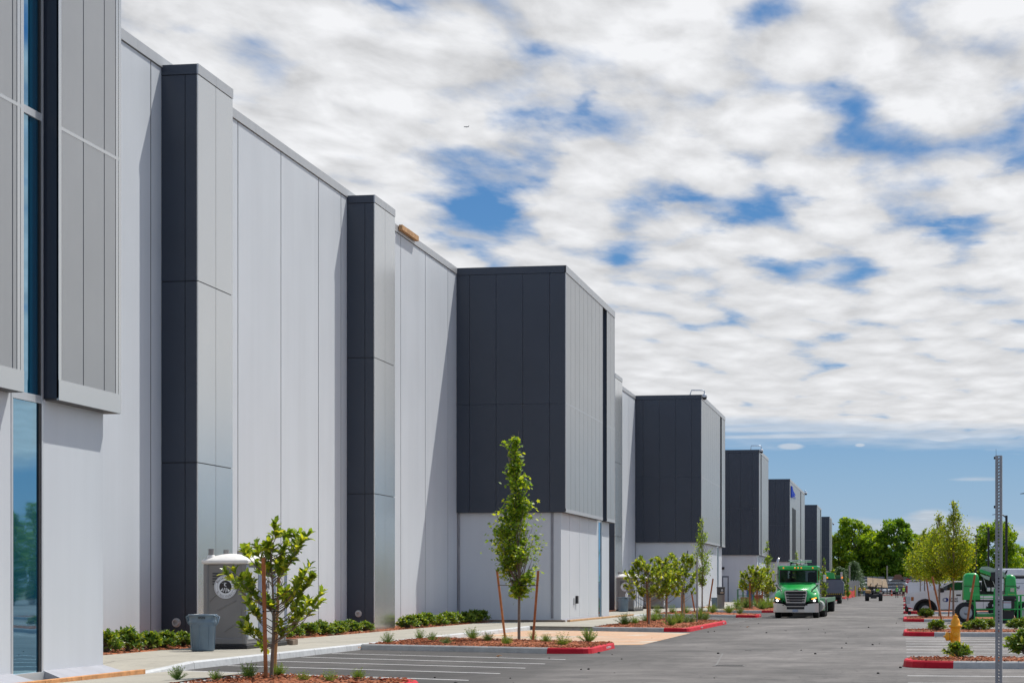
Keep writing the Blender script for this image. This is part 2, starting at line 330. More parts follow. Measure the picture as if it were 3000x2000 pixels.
def mulchm():
    m=mat('bark_mulch',(.26,.075,.022),.9,var=.4,vs=14,bump=1.,bs=30); n=m.node_tree.nodes; l=m.node_tree.links; b=n['Principled BSDF']
    g=n.new('ShaderNodeNewGeometry'); src=b.inputs['Base Color'].links[0].from_socket
    mp=n.new('ShaderNodeMapRange'); mp.inputs['To Min'].default_value=.35; mp.inputs['To Max'].default_value=1.7; l.new(g.outputs['Random Per Island'],mp.inputs['Value'])
    s2=n.new('ShaderNodeVectorMath'); s2.operation='SCALE'; l.new(src,s2.inputs[0]); l.new(mp.outputs[0],s2.inputs['Scale']); l.new(s2.outputs[0],b.inputs['Base Color']); return m
MULCH=mulchm()
# ---------------- the ground ----------------
g=MB(); g.add([(-3000,-300,-.03),(3000,-300,-.03),(3000,9000,-.03),(-3000,9000,-.03)],[(0,1,2,3)]); g.build('ground',mat('dry_grass_ground',(.10,.12,.045),.95,var=.3,vs=.02),kind='structure')
g=MB(); xs=[-14.05,-7,0,8,20,45,90]
g.add([(-20,-30,0),(95,-30,0),(95,400,0),(-20,400,0)],[(0,1,2,3)]); g.build('road',ASPH,kind='structure')
XT=-14.5;XU=-14.25;XC=-18.05;XW=-19.05;TOP=15.44
# sidewalk along the building with its ramp near the first tower
def swz(y):
    pts=[(-30,.05),(36,.05),(37.8,.004),(40.8,.1),(42,.15),(105,.15),(900,.15)]
    for (a,za),(b,zb) in zip(pts,pts[1:]):
        if y<=b: return za+(zb-za)*(y-a)/(b-a)
    return .15
ys=[-30,20,30,36,37.8,39,40.8,42]+[42+3.05*i for i in range(1,140)]
KX=-14.05
g=MB()
def strip(g,x0,x1,ya,yb,gap=.012,z=None):
    za,zb=(swz(ya),swz(yb)) if z is None else (z,z)
    g.add([(x0,ya+gap,za),(x1,ya+gap,za),(x1,yb-gap,zb),(x0,yb-gap,zb)],[(0,1,2,3)])
for ya,yb in zip(ys,ys[1:]):
    strip(g,-17.3,-15.72,ya,yb); strip(g,-15.70,KX-.15,ya,yb)
g.build('sidewalk',CONC,kind='structure')
g=MB(); 
for ya,yb in zip(ys,ys[1:]):
    za,zb=swz(ya)-.012,swz(yb)-.012
    g.add([(-17.31,ya,za),(KX-.14,ya,za),(KX-.14,yb,zb),(-17.31,yb,zb)],[(0,1,2,3)])
g.build('sidewalk',mat('dark_joint_concrete',(.12,.115,.10),.9),kind='structure')  # darker sheet just below the slabs, showing in their joints
g=MB()
for ya,yb in zip(ys[3:],ys[4:]):
    za,zb=swz(ya),swz(yb)
    a,b=ya+.008,yb-.008
    g.add([(KX-.15,a,za),(KX-.03,a,za),(KX,a,za-.025),(KX+.02,a,-.02),(KX-.15,b,zb),(KX-.03,b,zb),(KX,b,zb-.025),(KX+.02,b,-.02)],[(0,1,5,4),(1,2,6,5),(2,3,7,6)])
g.build('kerb',KERBW,kind='structure',fixn=False)
# mulch strip between wall and sidewalk
def chips(g,poly,n,z,rs):
    xs=[p[0] for p in poly];ysx=[p[1] for p in poly]
    def inside(x,y):
        c=False;j=len(poly)-1
        for i in range(len(poly)):
            xi,yi=poly[i][:2];xj,yj=poly[j][:2]
            if (yi>y)!=(yj>y) and x<(xj-xi)*(y-yi)/(yj-yi)+xi: c=not c
            j=i
        return c
    k=0
    while k<n:
        x=rs.uniform(min(xs),max(xs));y=rs.uniform(min(ysx),max(ysx))
        if not inside(x,y): continue
        k+=1; M=Matrix.Translation((x,y,z+rs.uniform(.0,.03)))@Matrix.Rotation(rs.uniform(0,6.3),4,'Z')@Matrix.Rotation(rs.uniform(-.5,.5),4,'X')@Matrix.Rotation(rs.uniform(-.5,.5),4,'Y')
        a=rs.uniform(.02,.055);b=rs.uniform(.008,.02);vs=[M@Vector(p) for p in ((-a,-b,0),(a,-b,0),(a,b,0),(-a,b,0),(0,0,.012))]
        g.add(vs,[(0,1,4),(1,2,4),(2,3,4),(3,0,4)])
rs=random.Random(3)
g=MB(); 
for a,b in ((38.5,92.2),(108.7,156),(177,220),(236,280)):
    N0=int((b-a)/.5)
    for i in range(N0):
        ya=a+(b-a)*i/N0; yb=a+(b-a)*(i+1)/N0
        for x0,x1 in ((-19.05,-18.4),(-18.4,-17.8),(-17.8,-17.3)):
            f=lambda x,y:.13+.035*mnoise.noise(Vector((x*2,y*2,0)))+(0 if x>-17.31 else .03)
            g.add([(x0,ya,f(x0,ya)),(x1,ya,f(x1,ya)),(x1,yb,f(x1,yb)),(x0,yb,f(x0,yb))],[(0,1,2,3)])
chips(g,[(-19,38.5),(-17.32,38.5),(-17.32,92),(-19,92)],2500,.15,rs)
g.build('mulch_bed',MULCH,kind='stuff')
# ---------------- islands ----------------
def sweep(g,pts,xr,h=.15,w=.15,closed=True,white=0):
    n=len(pts); P=[Vector((p[0],p[1],0)) for p in pts]
    offs=[]
    for i in range(n):
        a=P[i-1] if (closed or i>0) else P[i]; b=P[(i+1)%n] if (closed or i<n-1) else P[i]
        d1=(P[i]-a); d2=(b-P[i]); d1=d1.normalized() if d1.length>0 else d2.normalized(); d2=d2.normalized() if d2.length>0 else d1
        n1=Vector((-d1.y,d1.x,0)); n2=Vector((-d2.y,d2.x,0)); nn=(n1+n2); 
        if nn.length<1e-5: nn=n1
        nn.normalize(); k=1/max(.5,nn.dot(n1)); offs.append(nn*k)
    hh=[p[2] if len(p)>2 else h for p in pts]
    prof=[(-.025,-.02,0),(0,-.03,1),(.03,0,1),(w,0,1),(w,-.09,1)]
    for i in range(n if closed else n-1):
        j=(i+1)%n; mid=(P[i].x+P[j].x)/2
        m=1 if (xr is not None and ((xr[0]=='>' and mid>xr[1]) or (xr[0]=='<' and mid<xr[1]))) else 0
        vs=[]
        for q in (i,j):
            for (o,z,use) in prof: vs.append(P[q]+offs[q]*o+Vector((0,0,(hh[q]+z) if use else z)))
        k=len(prof); g.add(vs,[(a,a+1,a+1+k,a+k) for a in range(k-1)],m)
def roundc(poly,rad,which):  # round given corners
    out=[]
    n=len(poly)
    for i,p in enumerate(poly):
        if i in which:
            p0=Vector(poly[i-1][:2]);p1=Vector(p[:2]);p2=Vector(poly[(i+1)%n][:2])
            a=(p0-p1).normalized();b=(p2-p1).normalized()
            for t in range(6):
                t/=5; A=p1+a*rad;B=p1+b*rad
                q=A*(1-t)**2+p1*2*t*(1-t)+B*t*t; out.append((q.x,q.y))
        else: out.append(tuple(p[:2]))
    return out
def splitx(poly,x):
    out=[]
    n=len(poly)
    for i in range(n):
        a,b=poly[i],poly[(i+1)%n]; out.append(a)
        if (a[0]-x)*(b[0]-x)<-1e-9:
            t=(x-a[0])/(b[0]-a[0]); out.append((x,a[1]+t*(b[1]-a[1])))
    return out
def island(poly,xr,corners,rad,nch,mulch=None,h=.15):
    poly=roundc(poly,rad,corners); p2=splitx(poly,xr[1]); g=MB(); sweep(g,p2,xr,h)
    g.build('kerb',[KERB,RED],kind='structure',fixn=False)
    mp=mulch or poly
    g=MB(); cx=sum(p[0] for p in mp)/len(mp); cy=sum(p[1] for p in mp)/len(mp)
    # rings towards the centre give a slightly mounded bed
    rings=[.985,.8,.5,.2]; vs=[];n=len(mp)
    for k,r in enumerate(rings):
        for p in mp:
            x=cx+(p[0]-cx)*r;y=cy+(p[1]-cy)*r; vs.append((x,y,.115+.05*min(1,(1-r)*2)+.012*mnoise.noise(Vector((x*2,y*2,3)))))
    fs=[(k*n+i,k*n+(i+1)%n,(k+1)*n+(i+1)%n,(k+1)*n+i) for k in range(len(rings)-1) for i in range(n)]+[tuple((len(rings)-1)*n+i for i in range(n))]
    g.add(vs,fs)
    if nch: chips(g,[(cx+(p[0]-cx)*.97,cy+(p[1]-cy)*.97) for p in mp],nch,.145,rs)
    g.build('mulch_bed',MULCH,kind='stuff',fixn=False)
# CCW outlines
island([(-11.45,24),(-7.62,24),(-7.62,34.5),(-11.1,36.5)],('>',-8.35),[2],.7,3500)
island([(-14.05,55.7),(-8.64,53.1),(-7.58,53.1),(-7.66,58.6),(-9.2,59.6),(-14.0,63.5)],('>',-8.66),[2,3],.55,5000)
island([(-14.02,82.3),(-8.66,79.75),(-7.72,79.5),(-7.72,97.2),(-9.3,101.5),(-14.05,113)],('>',-8.66),[2,3],.7,3500,
   mulch=[(-11.6,81.6),(-8.66,80.0),(-7.87,79.7),(-7.87,97.0),(-9.4,101.4),(-11.5,106)])
island([(-14.25,121.6),(-8.8,117.2),(-7.74,117.0),(-7.74,121.5),(-14.0,137.5)],('>',-8.85),[2,3],.6,1200)
island([(-14.05,139.9),(-8.9,139.6),(-7.75,139.6),(-7.75,162),(-14.0,176)],('>',-8.9),[2,3],.8,1200,mulch=[(-11.8,140),(-8.9,139.8),(-7.9,139.8),(-7.9,161.5),(-11.5,170)])
for y0,d in ((178,6),(199,16),(240,5),(262,16),(300,5),(322,16),(352,7)):
    island([(-14.05,y0),(-7.75,y0),(-7.75,y0+d),(-14.05,y0+d+3)],('>',-9.2),[1,2],.8,0)
# concrete walks that cross the islands at the towers
g=MB()
g.add([(-14.18,30,.052),(-11.33,30,.148),(-11.33,36.3,.148),(-11.1,36.75,.13),(-12.0,38.8,.05),(-14.1,41.0,.006),(-14.18,37.8,.02)],[(0,1,2,6),(2,3,4,5),(2,5,6)])
g.add([(-14.2,82.2,.154),(-11.5,81.0,.154),(-11.4,106,.154),(-14.2,113,.154)],[(0,1,2,3)])
g.add([(-14.2,140.1,.154),(-11.7,140.1,.154),(-11.6,169,.154),(-14.2,175,.154)],[(0,1,2,3)])
g.build('sidewalk',CONC,kind='structure')
# right-hand islands
RI=[(44.9,47.6,1.0),(73.7,79.2,1.02),(104.3,114,.97),(135.,140,1.),(163.5,170,1.),(193,199,1.),(245,250,1.),(285,290,1.),(320,325,1.)]
for i,(a,b,xr) in enumerate(RI):
    island([(0.02,a),(17,a),(17,b),(0.02,b)],('<',xr),[0,3],min(1.1,(b-a)*.42),[5000,4000,1500][i] if i<3 else 0)
# ---------------- painted lines, pavers, leaves ----------------
g=MB()
def line(x0,y0,x1,y1,w=.1):
    g.add([(x0,y0-w/2,.004),(x1,y1-w/2,.004),(x1,y1+w/2,.004),(x0,y0+w/2,.004)],[(0,1,2,3)])
for yl,yr in ((52.37,48.88),(49.55,46.04),(46.75,43.55),(43.9,40.75),(41.0,37.7)): line(-13.95,yl,-7.55,yr,.11)
for yr in (115,111.5,108,104.6,101.2,97.9): line(-12.6,yr+2.4,-7.5,yr,.12)
for y in (37.93,41.08,52.7,55.42,58.3,61.2,64.05,67.3,70.25,82.2,85.1,88.1,91.2,94.5,97.8,101.,117.5,120.6,123.7,126.8,129.8,132.6,143,146.2,149.5,152.7,156,159.5,173,177,181,185,189): line(.08,y,11,y,.11 if y<60 else .15)
g.build('parking_lines',WPAINT,kind='structure')
def paverm():
    m=bpy.data.materials.new('pavers'); m.use_nodes=True; n=m.node_tree.nodes; l=m.node_tree.links; b=n['Principled BSDF']
    ge=n.new('ShaderNodeNewGeometry'); mp=n.new('ShaderNodeMapping'); l.new(ge.outputs['Position'],mp.inputs[0]); mp.inputs['Rotation'].default_value=(0,0,R(22))
    br=n.new('ShaderNodeTexBrick'); l.new(mp.outputs[0],br.inputs[0]); br.inputs['Scale'].default_value=1; br.inputs['Brick Width'].default_value=1.3; br.inputs['Row Height'].default_value=1.05; br.inputs['Mortar Size'].default_value=.09; br.inputs['Mortar Smooth'].default_value=.4
    br.inputs['Color1'].default_value=(.50,.44,.34,1); br.inputs['Color2'].default_value=(.42,.36,.28,1); br.inputs['Mortar'].default_value=(.27,.19,.13,1)
    no=n.new('ShaderNodeTexNoise'); no.inputs['Scale'].default_value=.13; no.inputs['Detail'].default_value=3; l.new(ge.outputs['Position'],no.inputs[0])
    r=n.new('ShaderNodeMapRange'); r.inputs['From Min'].default_value=.40; r.inputs['From Max'].default_value=.50; l.new(no.outputs[0],r.inputs['Value'])
    b2=n.new('ShaderNodeTexBrick'); l.new(mp.outputs[0],b2.inputs[0]); b2.inputs['Scale'].default_value=1; b2.inputs['Brick Width'].default_value=9; b2.inputs['Row Height'].default_value=1.5; b2.inputs['Mortar Size'].default_value=.32; b2.inputs['Mortar Smooth'].default_value=.6
    b2.inputs['Color1'].default_value=(.55,.27,.13,1); b2.inputs['Color2'].default_value=(.52,.30,.16,1); b2.inputs['Mortar'].default_value=(.55,.48,.38,1)
    mx=n.new('ShaderNodeMix'); mx.data_type='RGBA'; l.new(r.outputs[0],mx.inputs['Factor']); l.new(br.outputs[0],mx.inputs[6]); l.new(b2.outputs[0],mx.inputs[7])
    n3=n.new('ShaderNodeTexNoise'); n3.inputs['Scale'].default_value=9; n3.inputs['Detail'].default_value=6; l.new(ge.outputs['Position'],n3.inputs[0])
    mr2=n.new('ShaderNodeMapRange'); mr2.inputs['From Min'].default_value=.3; mr2.inputs['From Max'].default_value=.7; mr2.inputs['To Min'].default_value=.8; mr2.inputs['To Max'].default_value=1.15; l.new(n3.outputs[0],mr2.inputs['Value'])
    s2=n.new('ShaderNodeVectorMath'); s2.operation='SCALE'; l.new(mx.outputs[2],s2.inputs[0]); l.new(mr2.outputs[0],s2.inputs['Scale']); l.new(s2.outputs[0],b.inputs['Base Color']); b.inputs['Roughness'].default_value=.85; return m
g=MB(); g.add([(-14.03,63.6,.006),(-9.5,60.2,.006),(-7.3,61.6,.006),(-7.45,77.4,.006),(-13.4,81.9,.006),(-14.03,82.2,.006)],[(0,1,2,3,4,5)]); g.build('pavers',paverm(),kind='structure')
# ---------------- warehouse ----------------
WO=(-19.05,60,0)
ware=thing('warehouse','long white concrete warehouse with dark side panels and silver fronts on its projecting towers','building',WO)
def wb(): return MB(WO)
coltop=15.24
COLS=[(54.28,px2y(682,XC)),(73.52,px2y(1157.4,XC)),(118.2,121.2),(137.6,141.2),(181.8,184.8),(201,204),(245,248),(262,265),(338,341),(354,357),(402,405)]
y0s=30
TOW=[(15,38.39,None),(92.4,108.47,0),(156.3,177.3,1),(220.0,235.1,2),(280.5,322.7,3),(369.6,388.9,4),(432.3,447.9,5)]
joints=[41,45.4,49.2,53.48,60.93,65.38,69.8,72.73,77.3,81.78,86.17,90.6]
y=112.9
while y<455: joints.append(y); y+=4.42
g=wb(); prev=32
for j in joints+[470]:
    g.box(XW-.2,XW,prev+.034,j-.034,-.1,15.16); prev=j
g.build('wall',WALL,ware)
g=wb(); g.box(XW-.6,XW-.012,32,470,-.1,15.2); g.build('joint_backing',JOINT,ware)
g=wb(); y=32
while y<470:
    g.box(XW-.5,XW+.04,y+.004,min(470,y+3.4)-.004,15.18,15.45); y+=3.4
g.build('coping',COPE,ware)
g=wb(); g.box(-80,XW-.5,10,470,14.4,14.7); g.box(-80,-79.7,10,470,-.1,14.7); g.box(-80,XW-.2,469.7,470.2,-.1,15.3); g.box(-80,XW-.2,10,10.3,-.1,15.3)
g.build('roof',mat('white_roof_membrane',(.6,.6,.6),.8),ware)
# facade columns
def rebuild(name,mats,parent,fn):
    g=wb(); fn(g); return g.build(name,mats,parent)
for (a,b) in COLS:
    g=wb(); g.box(XW,XC-.04,a+.04,b-.04,-.1,coltop-.05); core=g.build('facade_column',JOINT,ware)
    zs=[.12,4.88,9.6,coltop-.27]; xm=XW+(XC-XW)*.65
    g=wb()
    for z0,z1 in zip(zs,zs[1:]):
        for x0,x1 in ((XW,xm),(xm,XC-.035)): g.box(x0+.008,x1-.008,a,a+.035,z0+.012,z1-.012)
    g.box(XW-.2,XC-.03,a-.01,a+.04,coltop-.26,coltop)
    g.build('side_panel',NAVY,core)
    g=wb(); ym=a+(b-a)*.5
    for z0,z1 in zip(zs,zs[1:]):
        for q0,q1 in ((a,ym),(ym,b)): g.box(XC-.035,XC,q0+.012,q1-.012,z0+.012,z1-.012)
    for z0,z1 in zip(zs,zs[1:]): g.box(XW,XC-.04,b-.035,b,z0+.012,z1-.012)
    g.build('front_panel',SILV,core)
    g=wb(); g.box(XC-.03,XC+.012,a-.01,ym-.004,coltop-.26,coltop+.003); g.box(XC-.03,XC+.012,ym+.004,b+.01,coltop-.26,coltop+.003); g.box(XW-.2,XC-.031,a+.041,b+.01,coltop-.1,coltop+.002); g.build('coping',COPE,core)
PIPE=mat('white_pipe_plastic',(.62,.62,.6),.4)
for i in (0,1):
    a=COLS[i][0]; g=wb(); xx=XW+.42; 
    for k in range(14):
        t0=2*math.pi*k/14;t1=2*math.pi*(k+1)/14
        c0=Vector((math.cos(t0),0,math.sin(t0)));c1=Vector((math.cos(t1),0,math.sin(t1)));o=Vector((xx,a,.72))
        g.add([o+c0*.085,o+c1*.085,o+c1*.085+Vector((0,-.12,0)),o+c0*.085+Vector((0,-.12,0)),o+c0*.065+Vector((0,-.12,0)),o+c1*.065+Vector((0,-.12,0)),o+c1*.065,o+c0*.065],[(0,1,2,3),(3,2,5,4),(4,5,6,7)],0,False)
    g.tube((xx,a-.01,.72),(xx,a-.03,.72),.12,.12,16)
    g.build('drain_outlet',PIPE,ware,fixn=False)
# towers
def tower(y0,y1,idx):
    full=y0; g=wb(); lo0=y0+.22; lo1=y1-.27
    first=idx is None
    # slot positions (start,end) of the glazed recess
    if first: sl0,sl1=33.86,35.36
    elif idx==0: sl0,sl1=px2y(1766,XU),px2y(1778,XU)
    elif idx==1: sl0,sl1=px2y(2110,XU),px2y(2114.5,XU)
    elif idx==2: sl0,sl1=px2y(2228.5,XU),px2y(2231,XU)
    elif idx==3: sl0,sl1=px2y(2345,XU),px2y(2347,XU)
    elif idx==4: sl0,sl1=px2y(2403,XU),px2y(2404.6,XU)
    else: sl0,sl1=px2y(2431.5,XU),px2y(2432.5,XU)
    gw0,gw1=(px2y(37,XT),px2y(121,XT)) if first else (sl0+.2,sl1-.12)
    # lower wall in panels
    jt=[lo0]
    if idx==0: jt+= [px2y(p,XT) for p in (1669,1697.7,1725)]
    elif not first:
        q=lo0+4
        while q<gw0-1: jt.append(q); q+=4
    else: jt=[15,20,26]
    jt=[q for q in jt if q<gw0-.3]
    for a,b in zip(jt,jt[1:]+[gw0]): g.box(XW+.05,XT,a+(.03 if a>jt[0] else 0),b-.03 if b<gw0 else b-.07,-.1,4.86)
    g.box(XW+.05,XT,gw1+.07,lo1,-.1,4.86)
    g.box(XW+.02,XU-.32,y0+.3,y1-.3,-.1,15.1)   # core behind recess
    tw=g.build('tower',WALL,ware)
    # sloping foot of the wall
    g=wb()
    for a,b in ((jt[0],gw0-.07),(gw1+.07,lo1)):
        if first and a<20: a=28
        g.add([(XT,a,.22),(XT,b,.22),(XT+.34,b+.22,.09),(XT+.34,a-.02,.09),(XT+.34,b+.22,-.05),(XT+.34,a-.02,-.05),(XT,b+.22,-.05),(XT,b,-.05),(XT,a,-.05)],[(0,1,2,3),(3,2,4,5),(1,7,6,4,2),(0,3,5,8)]) if first else g.add([(XT,a,.16+.12),(XT,b,.28),(XT+.06,b,.16),(XT+.06,a,.16)],[(0,1,2,3)])
    g.build('wall_foot',mat('foot_concrete',(.33,.34,.38),.7,var=.08),tw,fixn=True)
    # dark side cladding facing the near end
    xs=[XW,XW+.58]; 
    while xs[-1]+1.17<XU-.5: xs.append(xs[-1]+1.17)
    xs.append(XU-.035)
    g=wb(); zs=[4.86,9.52,15.12]
    if not first:
        for x0,x1 in zip(xs,xs[1:]):
            for z0,z1 in zip(zs,zs[1:]): g.box(x0+.007,x1-.007,y0,y0+.04,z0+.004,z1-.006)
        g.box(XW-.3,XU-.002,y0-.012,y0+.05,15.13,TOP)
    g.box(XW,XU-.036,y1-.04,y1,4.87,15.12)     # far side
    for r in (sl0,sl1): # reveals of the recess
        s0=r-.03 if r==sl0 else r; g.box(XU-.31,XU-.005,s0,s0+.03,4.88,15.1)
    g.box(XU-.28,XU-.012,y0+.045,sl0-.04,4.88,15.1); g.box(XU-.28,XU-.012,sl1+.04,y1-.045,4.88,15.1)
    g.build('side_cladding',NAVY,tw)
    g=wb(); 
    for a,b in ((y0,sl0),(sl1,y1)): g.box(XT,XU-.01,a+.02,b-.02,4.845,4.872)
    g.box(XW+.05,XT+.01,y0+.02,lo0,4.845,4.872); g.box(XW+.05,XT+.01,lo1,y1-.02,4.845,4.872)
    g.build('soffit',mat('soffit_metal',(.10,.10,.105),.6),tw)
    # front cladding: ribbed sheets with joints, edge trims, flashing
    g=wb(); h=wb()
    segs=[(y0,sl0),(sl1,y1)]
    for a,b in segs:
        if b-a<.3: continue
        if first: step=1.02
        elif idx==0: step=(sl0-y0)/9.
        elif idx==1: step=(sl0-y0)/9.
        else: step=2.4
        ja=[a+.14]
        if first and a==y0: ja=[b-.45-1.02*k for k in range(15,-1,-1)]
        k=a+.14+step
        while k<b-.35 and not (first and a==y0): ja.append(k); k+=step
        e1=b-.14-(.13 if first else 0)
        for p0,p1 in zip(ja,ja[1:]+[e1]):
            for z0,z1 in ((5.2 if first else 5.0,9.50),(9.56,15.12)): g.box(XU-.03,XU-.006,p0+.02,p1-.02,z0,z1)
        # trims
        h.box(XU-.035,XU,a,a+.135,4.9,15.12); h.box(XU-.035,XU,b-.13,b,4.9,15.12)
        if first: h.box(XU-.035,XU-.004,b-.26,b-.142,5.2,15.12)
        h.box(XU-.035,XU-.002,a+.135,b-.13,9.50,9.56); h.box(XU-.035,XU+.006,a,b,4.85,5.2 if first else 5.0)
    if idx==3:
        pass
    fr=g.build('front_cladding',RIB,tw)
    h.build('trim',SILV if first else COPE,tw)
    g=wb(); yy=y0
    while yy<y1: g.box(XU-.05,XU+.02,yy+(0 if yy>y0 else -.012),min(yy+3.05,y1)-.006,15.13,TOP); yy+=3.05
    g.box(XW-.3,XU-.052,y0+.055,y1,TOP-.15,TOP-.01)
    g.build('coping',COPE,tw)
    # tall window
    g=wb(); X=XT-.02
    fw=.07
    g.box(X-.06,X+.03,gw0-fw,gw0,.12,15.1); g.box(X-.06,X+.03,gw1,gw1+fw,.12,15.1)
    for z in (4.78,9.6): g.box(X-.06,X+.02,gw0,gw1,z,z+.13)
    g.box(X-.06,X+.05,gw0-fw,gw1+fw,-.05,.2)
    w=g.build('window',FRAME,tw)
    g=wb(); g.box(X-.02,X-.01,gw0+.001,gw1-.001,.2,15.1); g.build('pane',GLASS,w)
    if first:
        g=wb(); g.box(X-.015,X+.012,gw1-.09,gw1-.002,.2,15.1); g.build('gasket',mat('black_gasket',(.008,.008,.01),.5),w)
    return tw
tws=[tower(*t) for t in TOW]
# downpipes on the tower's lower side wall
g=wb()
for (pa,pb) in ((1341,1348),(1614.5,1621.5)):
    Y=92.62
    def xat(px):
        t=(px-CX)/F; return Y*(t*c_-s_)/(c_+t*s_)
    x0,x1=xat(pa),xat(pb)
    g.box(x0,x1,Y-.02,Y-.002,.3,4.84)
    for k in range(3): xx=x0+(x1-x0)*(k+.5)/3; g.tube((xx,Y-.035,.3),(xx,Y-.035,4.84),.022,.022,8)
    g.build('conduit',mat('conduit_grey',(.30,.31,.34),.5,metal=.3),tws[1]); g=wb()
g=wb(); p=gp(1600+348/3.92,1700+340/3.92,.15); yy=px2y(1600+348/3.92,XT); g.box(XT,XT+.1,yy-.3,yy,.9,1.25); g.build('meter_box',mat('black_box_plastic',(.015,.015,.018),.5),tws[1])
g=wb(); yy=px2y(1600+322/3.92,XT); g.box(XT,XT+.04,yy-.25,yy,.85,1.15); g.build('outlet_cover',COPE,tws[1])
# door and lamp on the shaded side of the third tower
Y=220.22
def xatY(px,Y):
    t=(px-CX)/F; return Y*(t*c_-s_)/(c_+t*s_)
xd0,xd1=xatY(2080+278/7.84,Y),xatY(2080+432/7.84,Y)
g=wb(); g.box(xd0,xd1,Y-.05,Y-.002,.1,2.75); 
dr=g.build('door_frame',mat('dark_door_frame',(.16,.17,.2),.5),tws[3])
g=wb(); g.box(xd0+.12,xd1-.12,Y-.07,Y-.051,.12,2.6); g.build('door',WALL,tws[3])
g=wb(); xa,xb=xatY(2080+275/7.84,Y),xatY(2080+332/7.84,Y); z1=EYE+(HY-(1600+470/7.84))*dep(xa,Y)/F; z0=EYE+(HY-(1600+527/7.84))*dep(xa,Y)/F
g.box(xa,xb,Y-.25,Y-.002,z0,z1); g.build('louvre',mat('black_box_plastic',(0,0,0)),tws[3])
# tall dark opening and sign on the fifth tower
g=wb(); ya,yb=px2y(2321,XU),px2y(2331,XU); zt=EYE+(HY-(1350+712/5.228))*dep(XU,ya)/F
g.box(XU-.2,XU+.03,ya,yb,.2,zt); g.build('entrance_window',mat('dark_window_glass',(.008,.01,.016),.5,spec=.15),tws[4])
SBLUE=mat('blue_sign_face',(.004,.05,.45),.7,var=.02,spec=.1)
g=wb(); SX=XU+.12
def sg(pa,pb,z0,z1,X=SX): 
    g.box(XU+.01,X,px2y(pa,XU),px2y(pb,XU),z0,z1)
dS=dep(XU,px2y(2318,XU)); zS=lambda py:EYE+(HY-py)*dS/F
sg(2316.2,2319.8,zS(1456.5),zS(1424)); 
g.add([(SX,px2y(a,XU),zS(b)) for a,b in ((2319.8,1427),(2322,1434),(2328,1441),(2328,1443),(2325.5,1443),(2325.5,1446),(2328,1448.5),(2328,1451),(2325,1449),(2322,1451),(2319.8,1447),(2320.5,1443),(2320,1438))],[tuple(range(13))])
g.add([(SX,px2y(a,XU),zS(b)) for a,b in ((2321.5,1451.5),(2323,1451.5),(2323,1454.8),(2321.5,1454.8))]+[(SX,px2y(a,XU),zS(b)) for a,b in ((2326,1450.5),(2327.3,1451),(2327.3,1454.8),(2326,1454.8))],[(0,1,2,3),(4,5,6,7)])
g.build('blue_sign',SBLUE,tws[4])
# gooseneck security cameras on tower roofs
CAMM=mat('camera_arm_metal',(.45,.5,.56),.35,metal=.4); CAMB=mat('camera_dome',(.03,.03,.035),.15)
def seccam(par,px_base,px_top,py_top,px_dome,py_dome,Y,py_base):
    d=dep(XU,Y)
    W=lambda px,py:Vector((XU-.3,px2y(px,XU-.3),EYE+(HY-py)*d/F))
    d0=ptd(px_base,py_base,d);d1=ptd(px_base+(px_top-px_base)*.45,py_top,d);d2=ptd(px_dome-5*40/d*4*.9,py_top,d);d3=ptd(px_dome-1,py_top+1.2,d);d4=ptd(px_dome,py_dome-5*150/d,d)
    g=wb(); g.path([d0,d1,d2,d3,d4],.045,6)
    o=g.build('security_camera',CAMM,par)
    g=wb(); g.lathe([(.06,.25),(.16,.2),(.2,.05),(.2,0)],10,0,d4-Vector((0,0,.25))); g.build('camera_housing',mat('white_housing',(.6,.62,.64),.4),o)
    g=wb(); g.ball(d4-Vector((0,0,.28)),.17,0,10,6); g.build('camera_lens',CAMB,o)
seccam(tws[2],2021,2032,1143,2064,1158,156.5,1158)
seccam(tws[3],1750+880/1.96,2203,1305,1750+942/1.96,1318,220.3,1318)
seccam(tws[4],2356,2360,1436.5,1350+0+1011,1443,322,1440)
seccam(tws[6],2437,2438.5,1530,2441.5,1532.5,447,1534)
# timber left on the roof edge and along the tower feet
WOOD=mat('raw_plywood',(.52,.30,.14),.8,var=.25,vs=6,bump=.2)
g=MB((XW,80,15.45)); yA,yB=81.2,px2y(1231,XW+.25)
k=yA; rr=random.Random(5)
while k<yB:
    w_=rr.uniform(.5,1.4); k2=min(k+w_,yB); g.box(XW+.06,XW+.2,k,k2-.01,15.30,15.30+rr.uniform(.15,.2)); k=k2
tag(g.build('timber_form',WOOD),'raw plywood form boards clamped over the roof edge beside the second column','timber')
def beam(a,b,w,h,label,z=.1,M_=None):
    a=Vector(a);b=Vector(b);d=(b-a);ln=d.length;ang=math.atan2(d.y,d.x)
    g=MB(); n=max(2,int(ln/1.5))
    for i in range(n): g.bbox(ln*i/n+.004,ln*(i+1)/n-.004,-w/2,w/2,0,h,.008)
    o=g.build('timber_plank',M_ or WOOD,loc=(a.x,a.y,z),rz=ang); return tag(o,label,'timber','timber planks along the wall')
WOOD2=mat('orange_timber',(.58,.27,.10),.75,var=.3,vs=4,bump=.2)
beam((-14.02,26,0),(-14.02,38.95,0),.09,.09,'long orange timber plank along the foot of the nearest tower',.02,WOOD2)
beam((-14.1,92.2,0),(-13.9,113,0),.14,.08,'timber plank on the concrete along the sunlit foot of the second tower',.155,WOOD)
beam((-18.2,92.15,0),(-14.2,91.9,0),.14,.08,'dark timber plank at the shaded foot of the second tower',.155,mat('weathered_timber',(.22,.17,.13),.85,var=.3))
beam((-14.1,156.4,0),(-13.9,170,0),.14,.08,'distant timber plank at the foot of the third tower, behind the tall bin',.155,WOOD)
